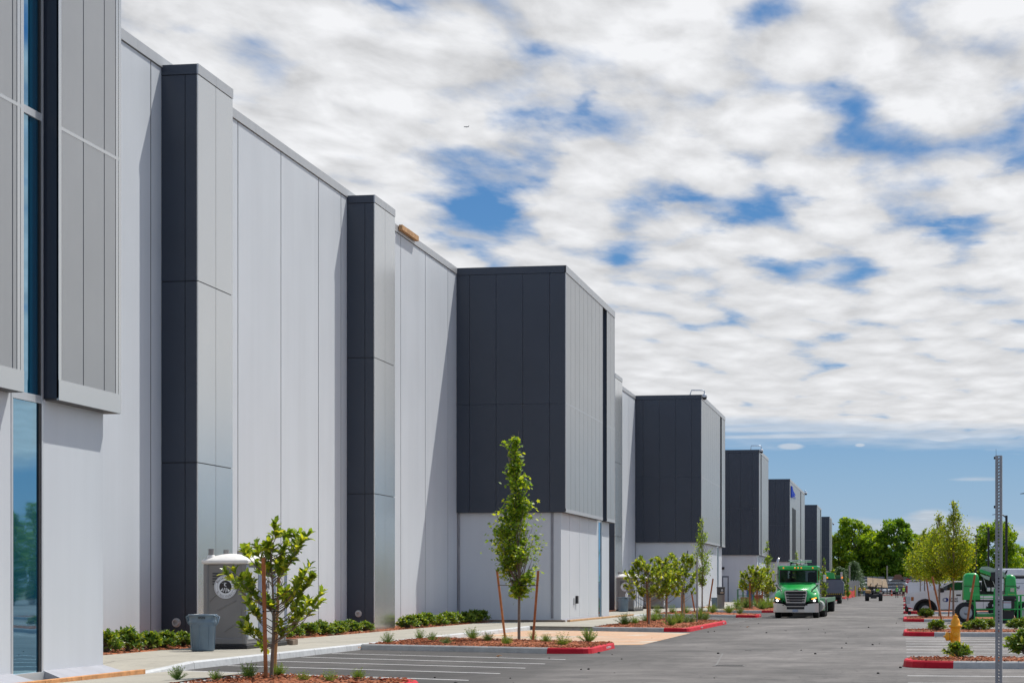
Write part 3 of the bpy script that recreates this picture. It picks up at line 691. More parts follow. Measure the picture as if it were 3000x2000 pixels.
# ---------------- vegetation ----------------
def leafm(name,col,col2,tr=.35,rough=.45,spread=.35):
    m=bpy.data.materials.new(name); m.use_nodes=True; n=m.node_tree.nodes; l=m.node_tree.links; b=n['Principled BSDF']
    g=n.new('ShaderNodeNewGeometry'); r=n.new('ShaderNodeValToRGB'); l.new(g.outputs['Random Per Island'],r.inputs[0])
    e=r.color_ramp.elements; e[0].color=(*[c*(1-spread) for c in col],1); e[1].color=(*col2,1); q=e.new(.55); q.color=(*col,1)
    l.new(r.outputs[0],b.inputs['Base Color']); b.inputs['Roughness'].default_value=rough; b.inputs['Specular IOR Level'].default_value=.4
    t=n.new('ShaderNodeBsdfTranslucent'); hs=n.new('ShaderNodeVectorMath'); hs.operation='MULTIPLY'; hs.inputs[1].default_value=(1.9,1.55,.55); l.new(r.outputs[0],hs.inputs[0]); l.new(hs.outputs[0],t.inputs['Color'])
    mx=n.new('ShaderNodeMixShader'); mx.inputs[0].default_value=tr; l.new(b.outputs[0],mx.inputs[1]); l.new(t.outputs[0],mx.inputs[2]); l.new(mx.outputs[0],n['Material Output'].inputs[0]); return m
L_MAG=leafm('magnolia_leaf',(.19,.32,.04),(.55,.62,.08),.45,.33,.55)
L_MAP=leafm('maple_leaf',(.15,.30,.025),(.44,.56,.05),.45,.5,.55)
L_YEL=leafm('yellow_green_leaf',(.20,.31,.02),(.44,.50,.03),.5,.5)
L_SHR=leafm('shrub_leaf',(.10,.21,.03),(.34,.42,.05),.38,.4,.5)
L_JUN=leafm('juniper_needle',(.13,.24,.06),(.26,.40,.09),.35,.6)
L_BIG=leafm('broadleaf',(.16,.31,.02),(.40,.54,.03),.5,.5,.5)
L_BIG2=leafm('deep_green_leaf',(.11,.25,.02),(.25,.40,.03),.45,.5,.5)
L_CON=leafm('conifer_needle',(.05,.12,.03),(.10,.19,.04),.15,.6,.4)
BARK=mat('grey_bark',(.20,.165,.13),.85,var=.2,vs=12,bump=.5,bs=30); BARKD=mat('dark_bark',(.07,.055,.04),.9,var=.3,vs=6,bump=.5)
STAKE=mat('stake_wood',(.36,.135,.045),.75,var=.2,vs=8,bump=.2); STAKEL=mat('pale_stake_wood',(.50,.27,.12),.75,var=.2,vs=8,bump=.2)
TIE=mat('tree_tie_rubber',(.02,.02,.02),.7); FLOW=mat('white_blossom',(.75,.73,.62),.6)
def leaf(g,p,d,up,ln,w,m=0,fold=.18,curl=.15):
    d=d.normalized(); s=d.cross(up)
    if s.length<1e-3: s=d.cross(Vector((1,0,0)))
    s.normalize(); nn=s.cross(d)
    a=p; b=p+d*ln*.33-nn*0; c=p+d*ln*.72-nn*curl*ln*.3; e=p+d*ln-nn*curl*ln
    g.add([a,b+s*w*.40+nn*fold*w,b-s*w*.40+nn*fold*w,c+s*w*.5+nn*fold*w,c-s*w*.5+nn*fold*w,e,b,c],[(0,1,6),(0,6,2),(1,3,7,6),(6,7,4,2),(3,5,7),(7,5,4)],m)
def quadleaf(g,p,sz,rs,m=0,flat=.0):
    n=Vector((rs.gauss(0,1),rs.gauss(0,1),rs.gauss(0,1)+flat)).normalized(); a=n.orthogonal().normalized(); a=(Matrix.Rotation(rs.uniform(0,6.28),3,n)@a); b=n.cross(a)
    w=sz*rs.uniform(.35,.6)
    g.add([p-a*sz*.5,p+b*w*.5,p+a*sz*.5,p-b*w*.5],[(0,1,2,3)],m)
def lobed(g,p,sz,rs,m=0):
    n=Vector((rs.gauss(0,.8),rs.gauss(0,.8),1.)).normalized(); d=Vector((rs.gauss(0,1),rs.gauss(0,1),-.7)).normalized(); a=(d-n*d.dot(n)).normalized(); b=n.cross(a)
    pts=[(-.1,0),(-.15,.35),(.2,.22),(.45,.55),(.5,.2),(1,0),(.5,-.2),(.45,-.55),(.2,-.22),(-.15,-.35)]
    vs=[p+a*x*sz+b*y*sz for x,y in pts]; g.add(vs,[(0,1,2),(2,3,4),(4,5,6),(6,7,8),(8,9,0),(0,2,4,6,8)],m)
def whorl(g,p,d,rs,n=8,ln=.15,w=.06,m=0):
    d=d.normalized(); o=d.orthogonal().normalized()
    for k in range(n):
        q=Matrix.Rotation(2*math.pi*k/n+rs.uniform(-.5,.5),3,d)@o; t=rs.uniform(.15,1.1); dd=(d*math.cos(t)*1.0+q*math.sin(t)+Vector((0,0,-.15)))
        leaf(g,p-d*rs.uniform(0,.09),dd,d,ln*rs.uniform(.7,1.15),w*rs.uniform(.8,1.1),m)
STK=[]
def stake(base,top,r,label,group,square=False,m=None):
    base=Vector(base);top=Vector(top); g=MB(base)
    g.path([base,base.lerp(top,.5),top],r,4 if square else 8,0,not square)
    o=g.build('tree_stake',m or STAKE); return tag(o,label,'stake',group)
# --- foreground magnolia, traced cluster by cluster and spread in depth
def magnolia(name,label,group,loc,H,tips,trunks,seed,ln=.15,w=.06,per=9,flowers=0,extra=0):
    rs=random.Random(seed); t=thing(name,label,'tree',loc,0,group); 
    g=MB(); h=MB(); fl=MB()
    def trunkpt(z,k=0):
        return Vector((.02*math.sin(z*3+seed),.03*math.sin(z*2.1),z))
    g.path([trunkpt(z) for z in [0,H*.15,H*.3,H*.45,H*.6,H*.75,H*.88]],[.035*H/2.6,.03*H/2.6,.026*H/2.6,.022*H/2.6,.016*H/2.6,.011*H/2.6,.006],8)
    for (x,z,n) in tips:
        for k in range(n):
            y=rs.gauss(0,.22)*H/2.6; p=Vector((x+rs.gauss(0,.05),y,z+rs.gauss(0,.05)))
            z0=max(H*.2,z-abs(x)*rs.uniform(.45,.8)-H*.07); b0=trunkpt(z0); mid=Vector((b0.x+(p.x-b0.x)*.62,b0.y+(p.y-b0.y)*.62,b0.z+(p.z-b0.z)*.4))
            g.path([b0,b0.lerp(mid,.5)+Vector((0,0,-.01)),mid,mid.lerp(p,.55)+Vector((p.x*.03,0,-.01)),p],[.010,.008,.007,.005,.003],5)
            d=(p-mid).normalized()+Vector((0,0,.5))
            whorl(h,p,d,rs,per,ln,w); 
            for q in range(3): 
                pp=mid.lerp(p,rs.uniform(.35,.9)); whorl(h,pp,(d+Vector((rs.gauss(0,.6),rs.gauss(0,.6),.2))),rs,4,ln,w)
    for k in range(extra):
        z=rs.uniform(.4,.92)*H; r=H*.26*math.sin(min(1,(1-z/H)*2.2+.2)*1.5); a=rs.uniform(0,6.28); p=Vector((r*math.cos(a)*rs.uniform(.4,1),r*math.sin(a)*rs.uniform(.4,1),z))
        g.path([trunkpt(z-.25*H*rs.uniform(.4,.8)),p],[.009,.004],5); whorl(h,p,(p-trunkpt(z)).normalized()+Vector((0,0,.7)),rs,per,ln,w)
    g.build('trunk',BARK,t); h.build('foliage',L_MAG,t,fixn=False)
    for k in range(flowers):
        fl=MB()
        a=rs.uniform(0,6.28); z=rs.uniform(.6,.9)*H; r=.3*H*rs.uniform(.5,.8); p=Vector((r*math.cos(a),r*math.sin(a),z))
        for q in range(8):
            dd=Matrix.Rotation(q*.785,3,'Z')@Vector((1,0,.8)); leaf(fl,p,dd,Vector((0,0,1)),.13,.09)
        fl.build('flower',FLOW,t,fixn=False)
    
    return t
MG=gp(650+465/3.135,1500+1520/3.135,.12)
s1=2.851; ppm=174.4
tips=[]
for (x,y,n) in ((1040,270,2),(1010,320,1),(1075,330,1),(1190,345,2),(1270,395,2),(1235,455,1),(1150,420,1),(1195,500,1),(770,430,2),(800,480,1),(860,460,1),(905,420,2),(940,500,1),(960,400,1),(1100,400,1),(1020,470,2),(1080,520,2),(1130,560,1),(660,680,1),(700,670,2),(745,700,2),(800,690,1),(760,770,1),(840,770,2),(800,840,1),(870,820,1),(1335,620,2),(1285,670,2),(1350,700,1),(1240,700,1),(1230,770,2),(1300,800,1),(1375,840,2),(1330,900,1),(1280,930,2),(1210,870,2),(1100,800,2),(1150,840,1),(1060,760,1),(1000,600,2),(950,590,1),(880,620,1),(1060,640,1),(830,920,2),(900,900,1),(850,990,1),(1090,1080,2),(1130,1000,1),(750,1010,1),(800,1075,2),(830,1130,1),(880,1230,1),(960,860,1),(1180,1040,1),(820,540,1),(870,550,1)):
    px=450+x/s1; py=1450+y/s1
    tips.append(((px-798)/ppm,(1985-py)/ppm,n))
magnolia('magnolia_tree','young magnolia nearest to the camera, in front of the portable toilets, with glossy yellow-green leaves','young magnolias in the islands',MG,2.5,tips,1,11,.165,.075,6,0)
for (bx,by,tx,ty,r,lb,mm) in ((779,1991,771.5,1633,.034,'thick reddish wooden stake left of the nearest magnolia trunk',STAKE),(804,1984,817,1690,.028,'pale wooden stake just right of the nearest magnolia trunk',STAKEL)):
    b=gp(bx,by,.1); d=dep(b.x,b.y); stake(b,ptd(tx,ty,d),r,lb,'stakes of the nearest magnolia',False,mm)
b=gp(779,1991,.1); g=MB(MG); z=1.17
g.path([ptd(770,1790,dep(b.x,b.y)-.06),ptd(800,1788,dep(MG.x,MG.y)-.05),ptd(818,1790,dep(MG.x,MG.y))],.012,5); tag(g.build('tree_tie',TIE),'black rubber tie strapping the nearest magnolia to its stakes','tie')
# --- maple by profile
def spray_tree(name,label,group,loc,rz,H,prof,nleaf,lsz,lm,seed,clear,tr=.04,kind='lobed',branches=26,thick=.7,cat='tree',gap=.0):
    # prof: list of (z, left, right) in metres
    rs=random.Random(seed); t=thing(name,label,cat,loc,rz,group); g=MB(); h=MB()
    def ctr(z):
        for (a,l0,r0),(b,l1,r1) in zip(prof,prof[1:]):
            if a<=z<=b:
                k=(z-a)/(b-a); return (l0+(l1-l0)*k,r0+(r1-r0)*k)
        return (0,0)
    tz=[H*i/10 for i in range(11)]; tp=[]
    for z in tz:
        l_,r_=ctr(z) if z>clear else (0,0); tp.append(Vector(((l_+r_)*.25*min(1,max(0,(z-clear)/H*2)),.03*math.sin(z),z)))
    g.path(tp,[tr*(1-.9*i/10) for i in range(11)],8)
    clusters=[]
    for k in range(branches):
        z=clear+(H-clear)*(k+.5)/branches*.98; l_,r_=ctr(min(z,H*.999)); a=rs.uniform(0,6.28)
        for side in (0,1,2):
            ang=a+side*2.1; hw=(r_-l_)/2; cx=(l_+r_)/2
            p=Vector((cx+hw*math.cos(ang)*rs.uniform(.55,1.0),hw*thick*math.sin(ang)*rs.uniform(.55,1.),z+rs.uniform(-.1,.1)))
            z0=max(clear*.95,z-hw*rs.uniform(1.2,2.2)-.05); i=min(9,int(z0/H*10)); b0=tp[i].lerp(tp[i+1],(z0/H*10)-i)
            g.path([b0,b0.lerp(p,.5)+Vector((0,0,-.05)),p],[tr*.35,tr*.22,tr*.1],4); clusters.extend([(b0,p,max(.12,hw))]*max(1,int(hw*12)))
    for k in range(nleaf):
        b0,p,hw=clusters[rs.randrange(len(clusters))]; q=b0.lerp(p,rs.uniform(.35,1.05)); sp=hw*.22+.03
        q=q+Vector((rs.gauss(0,sp),rs.gauss(0,sp*.8),rs.gauss(0,sp*1.1)))
        if q.z<clear*.75: continue
        if gap and mnoise.noise(q*1.8+Vector((seed,0,0)))<gap-.35: continue
        sz=lsz*rs.uniform(.7,1.2)
        if kind=='lobed': lobed(h,q,sz,rs)
        else: quadleaf(h,q,sz,rs)
    g.build('trunk',BARK,t); h.build('foliage',lm,t,fixn=False); return t
MP=gp(1000+2040/3.92,1700+690/3.92,.12); pm=103.3; ux=lambda x:(1000+x/1.96-1520)/pm; uz=lambda y:(1876-(1200+y/1.96))/pm
prof=[(uz(y),ux(a),ux(b)) for y,a,b in ((1075,985,1035),(1040,955,1050),(980,930,1075),(920,940,1100),(850,905,1115),(780,868,1118),(700,850,1112),(640,838,1095),(560,900,1090),(500,960,1090),(440,950,1085),(390,945,1075),(340,950,1030),(290,950,1028),(240,930,1032),(195,945,1022),(150,985,1015),(120,995,1012))]
spray_tree('maple_tree','slim young maple with bright green leaves between two leaning stakes before the second tower',None,MP,0,uz(118),prof,6800,.10,L_MAP,5,1.35,.045,'lobed',40,.85,gap=.08)
for (bx,by,tx,ty,lb) in ((1480,1871,1456,1669,'left leaning stake beside the slim maple'),(1561,1881,1577,1671,'right leaning stake beside the slim maple')):
    b=gp(bx,by,.1); stake(b,ptd(tx,ty,dep(b.x,b.y)),.035,lb,'stakes of the slim maple')
g=MB(MP); dM=dep(MP.x,MP.y); g.path([ptd(1460,1713,dM+1.4),ptd(1519,1714,dM),ptd(1576,1714,dM-1.2)],.012,5); tag(g.build('tree_tie',TIE),'thin dark tie line strung between the slim maple\'s two stakes','tie')
# --- three magnolias in the next island, then a farther group
rs=random.Random(9)
def magtips(H,W,n,rs,low=.42):
    out=[]
    for k in range(n):
        z=H*rs.uniform(low,1.0); f=math.sin(math.pi*min(1,max(.12,(1.04-z/H)/(1.04-low)*.62+.1))); out.append((W/2*f*rs.uniform(-1,1),z,1))
    return out
MAGS=[]
for i,(px,py,W,ytop,fl,lb) in enumerate(((1900,1828,1.75,1635,1,'first of three round-headed magnolias in the mid island, with one white bloom'),(1952,1822,1.2,1625,0,'middle magnolia of the three in the mid island, narrow and tall'),(2000,1812,1.45,1627,0,'farthest of the three mid island magnolias, beside the thin metal post'))):
    p=gp(px,py,.14); H=(py-ytop)*dep(p.x,p.y)/F
    MAGS.append(magnolia('magnolia_tree',lb,'young magnolias in the islands',p,H,magtips(H,W*1.15,62,rs,.46),1,20+i,.18,.085,9,fl,12))
for (bx,by,tx,ty,r,lb,mm) in ((1898,1829,1894.5,1692,.04,'wooden stake left of the first mid island magnolia',STAKE),(1903,1827,1905,1740,.035,'wooden stake right of the first mid island magnolia',STAKEL),(1952,1821,1953.5,1694,.045,'reddish stake at the middle magnolia',STAKE),(1997,1812,1999,1700,.04,'stake at the left of the third mid island magnolia',STAKE),(2005,1812,2004,1740,.035,'stake at the right of the third mid island magnolia',STAKEL),(1998,1790,2015,1612,.03,'thin dark stake sticking up above the third mid island magnolia',TIE),
   (2074,1793,2089,1694,.045,'leaning stake right of the pale-leaved thin tree by the third tower',STAKE),(2036,1793,2026,1735,.045,'leaning stake left of the pale-leaved thin tree by the third tower',STAKE)):
    b=gp(bx,by,.12); stake(b,ptd(tx,ty,dep(b.x,b.y)),r,lb,'stakes in the mid island',False,mm)
rs=random.Random(19)
FM=[]
for i,(px,py,W,ytop,fl,lb) in enumerate(((2203,1783,1.6,1657,4,'flowering magnolia with white blossoms at the left of the far group beside the green truck'),(2224,1781,1.8,1664,3,'middle magnolia of the far group with white blossoms, beside the green truck'),(2239,1777,1.7,1668,0,'magnolia of the far group closest to the green truck mirror'))):
    p=gp(px,py,.12); H=(py-ytop)*dep(p.x,p.y)/F
    FM.append(magnolia('magnolia_tree',lb,'young magnolias in the islands',p,H,magtips(H,W*1.3,52,rs,.45),1,40+i,.22,.11,8,fl*2,8))
    b=p+Vector((-.12,-.3,0)); stake(b,b+Vector((.0,0,H*.6)),.06,['left stake of the far flowering magnolia group','middle stake of the far flowering magnolia group','right stake of the far flowering magnolia group by the truck'][i],'stakes of the far magnolias',False,STAKE)
# --- slim trees down the row
def slim(px,py,ytop,Wpx,lb,seed,n=1500,lm=None,ls=.14,clear=.25):
    p=gp(px,py,.12); d=dep(p.x,p.y); H=(py-ytop)*d/F; W=Wpx*d/F/2; rs=random.Random(seed)
    prof=[(H*clear,-.1,.1)]
    for k in range(1,9):
        f=[.55,.9,1,.85,.7,.5,.3,.14][k-1]; prof.append((H*(clear+(1-clear)*k/8),-W*f*rs.uniform(.75,1.1),W*f*rs.uniform(.75,1.1)))
    return spray_tree('slim_tree',lb,'slim young street trees by the building',p,0,H,prof,n,ls,lm or L_MAP,seed,H*clear,.05,'quad',24,.9,gap=.2)
slim(2057,1793,1512,66,'tall thin tree with light airy leaves in front of the third tower',61,2600,None,.12,.28)
slim(2248,1775,1578,44,'slim tree behind the flowering magnolias, its top against the fourth tower',62,1800,None,.16,.15)
slim(2333,1768,1612,24,'small slim tree showing above the green truck roof',63,900,None,.2,.1)
slim(2414,1764,1632,20,'small slim tree right of the truck cab against the farthest towers',64,900,None,.2,.1)
slim(2440,1762,1655,24,'small slim tree between the truck and the dark conifer',65,900,None,.22,.1)
slim(2560-2,1757,1680,0.1+24,'low leafy sapling by the grey fence behind the counterweight',66,500,None,.25,.1) if False else None
p=gp(2475,1757,.0); 
slim(2484,1757,1690,18,'low leafy sapling in front of the grey site fence',66,500,None,.25,.15)
# --- right-hand yellow-green trees
def rtree(px,py,ytop,Wpx,lb,seed,n,clear,lm=L_YEL,ls=.12,f=None,gap=.15):
    p=gp(px,py,.12); d=dep(p.x,p.y); H=(py-ytop)*d/F; W=Wpx*d/F/2; rs=random.Random(seed); f=f or [.7,1,.98,.92,.85,.7,.35,.22,.12]
    prof=[(H*clear,-.2,.2)]+[(H*(clear+(1-clear)*(k+1)/len(f)),-W*f[k]*rs.uniform(.8,1.1),W*f[k]*rs.uniform(.8,1.1)) for k in range(len(f))]
    return spray_tree('street_tree',lb,'yellow-green young trees in the parking islands',p,0,H,prof,n,ls,lm,seed,H*clear,.055,'quad',30,.9,gap=gap)
rtree(2793,1808,1462,128,'tallest yellow-green tree of the parking lot, in front of the white pickup and green lift',71,7600,.37,L_YEL,.13,None,.12)
rtree(2752,1805,1500,118,'second yellow-green tree, just left of the tallest one above the white pickup',72,6500,.38,L_YEL,.13,None,.12)
def rt2(x,y,H,W,lb,seed):
    pr=[(H*.42,-.2,.2),(H*.5,-W,W),(H*.6,-W,W*.9),(H*.8,-W*.6,W*.7),(H,-.05,.05)]
    return spray_tree('street_tree',lb,'yellow-green young trees in the parking islands',Vector((x,y,.12)),0,H,pr,4600,.2,L_YEL,seed,H*.42,.055,'quad',26,.9,gap=.1)
rt2(1.9,138,5.2,1.15,'yellow-green tree behind the pickup, third along the parking row',73)
rt2(1.6,168,6.0,1.3,'smaller yellow-green tree further along the parking row, fourth of its row',74)
rt2(1.5,197,6.2,1.4,'farthest yellow-green tree at the left end of the parking row, above the white van',75)
for (bx,by,tx,ty,r,lb) in ((2765,1843,2731,1688,.035,'long stake leaning left in front of the white pickup door'),(2830,1843,2856,1683,.04,'stake leaning right in front of the green lift wheel'),(2730,1808,2714,1696,.035,'short stake leaning left over the pickup wheel arch'),(2779,1806,2785,1720,.035,'stake between the two tallest yellow-green trunks')):
    b=gp(bx,by,.12); stake(b,ptd(tx,ty,dep(b.x,b.y)),r,lb,'stakes in the parking islands')
# --- shrubs
def shrub_mesh(seed,R_=.45,H=.55,n=70,ln=.17,lm=L_SHR):
    rs=random.Random(seed); g=MB(); 
    st=MB()
    for k in range(n):
        a=rs.uniform(0,6.28); el_=rs.uniform(.15,1.5); r=rs.uniform(.75,1.05); p=Vector((R_*r*math.cos(a)*math.cos(el_),R_*r*math.sin(a)*math.cos(el_),.12+(H-.12)*r*math.sin(el_)))
        st.path([Vector((0,0,0)),p*.5+Vector((0,0,.04)),p],[.01,.007,.004],4); whorl(g,p,p-Vector((0,0,.05))+Vector((0,0,.2)),rs,8,ln,ln*.33)
        whorl(g,p*.75,p+Vector((0,0,.1)),rs,4,ln,ln*.33)
    return g,st
def shrub(name,label,group,loc,proto=None,**k):
    if proto is None:
        t=thing(name,label,'shrub',loc,0,group); g,st=shrub_mesh(**k); st.build('stem',BARK,t); g.build('foliage',L_SHR,t,fixn=False); return t
    o=dup(proto,loc,rng.uniform(0,6.2),label,group,k.get('scale',1.)); o.scale.z*=rng.uniform(.72,.95); return o
protos=None
PR=[]
ordn=['first','second','third','fourth','fifth','sixth','seventh','eighth']
hed1=[(-17.95,47.4,.85),(-17.85,48.5,.92),(-17.75,49.7,.75),(-17.8,50.9,.95),(-17.9,52.6,.85)]
l1=['shrub half hidden by the corner of the nearest tower foot','low bushy shrub just right of the nearest tower corner','small light green shrub in the middle of the bed before the first column','large leafy shrub with orange tips before the first column','single dark shrub at the foot of the first column, left of the blue-grey bin']
for i,((x,y,s),lb) in enumerate(zip(hed1,l1)):
    if i<3: t=shrub('shrub',lb,'shrubs in the bed before the first column',(x,y,.13),None,seed=100+i); t.scale=(s,)*3; PR.append(t)
    else: shrub('shrub',lb,'shrubs in the bed before the first column',(x,y,.13),PR[i%3],scale=s)
for i in range(8):
    y=[61.2,62.7,64.2,65.7,66.9,68.2,69.7,71.2][i]; shrub('shrub','%s shrub, counted from the portable toilets, in the hedge row before the second column'%ordn[i],'shrubs between the first two columns',(-17.85+rng.uniform(-.1,.1),y,.13),PR[i%3],scale=rng.uniform(.75,.95))
for i in range(9):
    y=77.2+1.75*i; shrub('shrub',('%s shrub, counted from the second column, in the hedge row up to the second tower'%(ordn+['ninth'])[i]),'hedge between the second column and the second tower',(-17.75+rng.uniform(-.1,.1),y,.13),PR[i%3],scale=rng.uniform(.85,1.05))
shrub('shrub','lone shrub in the shade behind the corner of the second tower, beside the far bins','x',(-17.7,125,.13),PR[0],scale=1.2)['group']='shrubs beyond the second tower'
def R_sh(px,py,s,lb,seedi):
    p=gp(px,py,.12); o=shrub('shrub',lb,'shrubs in the parking islands',p,PR[seedi%3],scale=s); o.scale=(s,s,s*.85)
R_sh(2806,1927,.66,'big glossy shrub in front of the yellow fire hydrant',0)
R_sh(3010,1921,1.15,'large shrub cut by the right edge of the picture, behind the metal post',1)
R_sh(2745,1849,.78,'round shrub at the red end of the second parking island',2)
R_sh(2835,1846,.6,'small shrub between the leaning stake and the lift wheel',0)
R_sh(2862,1847,.78,'shrub in front of the green lift, left half of the wide clump',1)
R_sh(2892,1846,.8,'shrub in front of the green lift, right half of the wide clump beside the post',2)
R_sh(2975,1842,.74,'shrub right of the metal post, in front of the lift base',0)
R_sh(2999,1842,.8,'shrub right of the post, cut by the picture edge in the second island',1)
R_sh(2713,1810,.95,'round shrub in front of the pickup front wheel, third island',2)
# --- low junipers
def juniper(seed):
    rs=random.Random(seed); g=MB()
    for k in range(70):
        a=rs.uniform(0,6.28); t=rs.uniform(.1,1.25); L_=rs.uniform(.14,.3); d=Vector((math.cos(a)*math.sin(t),math.sin(a)*math.sin(t),math.cos(t)+.15))
        p0=Vector((0,0,0)); 
        for q in range(6):
            pp=d*L_*(q+1)/6
            for z in range(3):
                dd=(d+Vector((rs.gauss(0,.7),rs.gauss(0,.7),rs.gauss(0,.5)))).normalized(); s=dd.orthogonal().normalized()*.005; g.add([pp-s,pp+s,pp+dd*.055],[(0,1,2)])
        s=d.orthogonal().normalized()*.004; g.add([p0-s,p0+s,d*L_],[(0,1,2)])
    return g
JP=[]
def junip(px,py,s,lb,grp='low junipers in the mulch islands'):
    p=gp(px,py,.13) if py else px
    if len(JP)<3:
        o=juniper(200+len(JP)).build('juniper_plant',L_JUN,loc=p,fixn=False); tag(o,lb,'plant',grp); JP.append(o); o.scale=(s,)*3
    else:
        o=JP[rng.randrange(3)].copy(); scene.collection.objects.link(o); o.location=p; o.rotation_euler=(0,0,rng.uniform(0,6)); o.scale=(s,)*3; o['label']=lb; o['group']=grp
    return o
for x,y,s,lb in ((200,1540,1.1,'left end of the nearest island, a feathery juniper'),(520,1550,.9,'small juniper second from the left in the nearest island'),(795,1528,1.3,'bushy juniper left of the thick stake in the nearest island'),(1050,1510,1.1,'juniper right behind the nearest magnolia trunk'),(1255,1560,1.0,'juniper at the bottom edge between the trunk and the red kerb'),(1475,1565,1.1,'tall sparse juniper in the nearest island, right of the stakes'),(1715,1540,.95,'rightmost juniper of the nearest island')):
    junip(450+x/2.851,1450+y/2.851,s*.62,lb)
junip(1000+205/3.92-52,1700+1140/3.92+3,.01,'x') if False else None
for x,y,s,lb in ((535,722,1.1,'first juniper at the pointed left end of the maple island'),(900,675,1.1,'wispy juniper second in the maple island'),(1045,695,.9,'flat juniper third from the left in the maple island'),(1205,732,1.0,'dark juniper leaning right in the maple island'),(1505,678,1.25,'tallest bushy juniper left of the maple stakes'),(1680,702,1.0,'low spreading juniper left of the left leaning stake'),(1895,738,1.,'juniper at the foot of the left leaning stake'),(2200,685,1.0,'juniper behind the foot of the right leaning stake'),(2350,712,.9,'juniper just right of the right leaning stake')):
    junip(1000+x/3.92,1700+y/3.92,s*.85,lb)
for x,y,s,lb in ((180,752,1.15,'juniper near the red kerb of the maple island, with an upright shoot'),(480,712,1.2,'last juniper beside the rounded red corner of the maple island'),(900,510,1.5,'curly tall juniper at the left end of the mid island'),(1015,500,1.0,'small juniper left of the first mid island magnolia'),(1140,475,1.3,'juniper behind the first mid island magnolia'),(1240,465,1.3,'juniper between the first two mid island magnolias'),(1300,455,1.2,'juniper just left of the middle magnolia stake'),(1430,522,1.4,'juniper at the front kerb of the mid island'),(1520,498,1.5,'wide juniper in the middle of the mid island'),(1600,490,1.2,'small juniper below the third mid island magnolia'),(1665,485,1.4,'juniper left of the thin metal post'),(1760,455,1.5,'juniper just right of the thin metal post'),(1830,455,1.4,'last juniper near the far red kerb of the mid island'),
  (1275,375,1.5,'juniper left end of the island behind the three magnolias'),(1450,370,1.5,'juniper second in the island behind the three magnolias'),(1605,378,1.5,'dark juniper behind the third mid island magnolia'),(1770,362,1.2,'juniper at the foot of the pale-leaved thin tree'),(1915,375,1.7,'juniper right of the leaning stake, island behind'),(2100,378,1.6,'juniper near the red kerb, island behind the three magnolias'),(2225,385,1.6,'juniper on the red kerb end of the island behind')):
    junip(1600+x/3.92,1700+y/3.92,s,lb)
for x,y,s,lb in ((640,1445,2.2,'juniper clump at the left of the flowering magnolia island'),(830,1420,2.2,'juniper left of the flowering magnolia trunks'),(900,1400,2.4,'juniper clump just before the flowering magnolias'),(1060,1380,2.0,'juniper between the flowering magnolia trunks'),(1200,1450,2.2,'juniper near the red kerb by the green truck'),(1290,1430,2.4,'wide juniper under the flowering magnolias'),(1400,1420,2.2,'juniper closest to the truck bumper')):
    junip(2080+x/7.84,1600+y/7.84,s,lb)
# --- background trees
def bigtree(name,label,x,y,H,W,seed,lm,n=4200,clear=.2,lsz=.55,gaps=.12,nb=26):
    rs=random.Random(seed); t=thing(name,label,'tree',(x,y,0),0,'tall trees at the end of the parking lot'); g=MB(); h=MB()
    g.path([(0,0,0),(.1,.1,H*.2),(-.1,0,H*.4),(.15,0,H*.62),(0,0,H*.85)],[H*.022,H*.018,H*.014,H*.009,H*.003],7)
    lobes=[]
    for k in range(nb):
        zf=clear+(1-clear)*((k+.5)/nb)*.97; rr=W/2*math.sin(math.pi*min(1.,max(.08,(1.04-zf)/(1.04-clear)*.78+.03)))**.7
        a=k*2.4+rs.uniform(-.6,.6); r=rr*rs.uniform(.5,.95); p=Vector((r*math.cos(a),r*math.sin(a),H*zf)); sr=W*rs.uniform(.11,.2)
        z0=max(H*.14,p.z-r*rs.uniform(.7,1.2)); g.path([(0,0,z0),Vector((0,0,z0)).lerp(p,.5)+Vector((0,0,-.1)),p],[H*.007,H*.005,H*.002],5); lobes.append((p,sr))
    for k in range(n):
        p,sr=lobes[rs.randrange(nb)]
        d=Vector((rs.gauss(0,1),rs.gauss(0,1),rs.gauss(0,.8))).normalized()*sr*rs.uniform(.45,1.12); d.z*=.72
        q=p+d
        if mnoise.noise(q*.55+Vector((seed*3.1,0,0)))<-.62+gaps*1.5: continue
        quadleaf(h,q,lsz*rs.uniform(.6,1.25),rs,flat=.5)
    g.build('trunk',BARKD,t); h.build('crown',lm,t,fixn=False); return t
def bt(px,ytop,D,Wpx,lb,seed,lm,n=4200,clear=.18,gaps=.12,nb=26,ls=None):
    # px,ytop in overview pixels of the photograph used only to read off size and bearing
    p=ptd(px*1.27551,HY,D); H=EYE+(HY-ytop*1.27551)*D/F; W=Wpx*1.27551*D/F
    return bigtree('broadleaf_tree',lb,p.x,p.y,H,W,seed,lm,n,clear,ls or D*.0016,gaps,nb)
bt(1962,1190,484,117,'tall maple with airy light green top right behind the farthest tower',301,L_BIG,11050,0.10,0.08,34)
bt(1925,1232,484,67,'yellow-green tree touching the right edge of the farthest tower',302,L_YEL,5950,0.05,0.03)
bt(2008,1225,484,100,'rounded mid green tree in the middle of the background wood',303,L_BIG,9350,0.07,0.05,30)
bt(2058,1192,484,95,'dark green tall tree with a ragged crown, highest one above the telehandler',304,L_BIG2,10200,0.10,0.10,32)
bt(2100,1248,500,78,'lower dark tree right of the ragged tall one',305,L_BIG2,7140,0.05,0.05)
bt(1985,1270,484,89,'shaded low tree with a dark trunk behind the parked cars',306,L_BIG2,7140,0.11,0.01)
bt(2045,1268,484,89,'dense shaded tree above the plywood load',307,L_BIG2,7650,0.10,0.01)
bt(2140,1232,520,89,'hazy green tree behind the yellow-green row',308,L_BIG,7140,0.05,0.04)
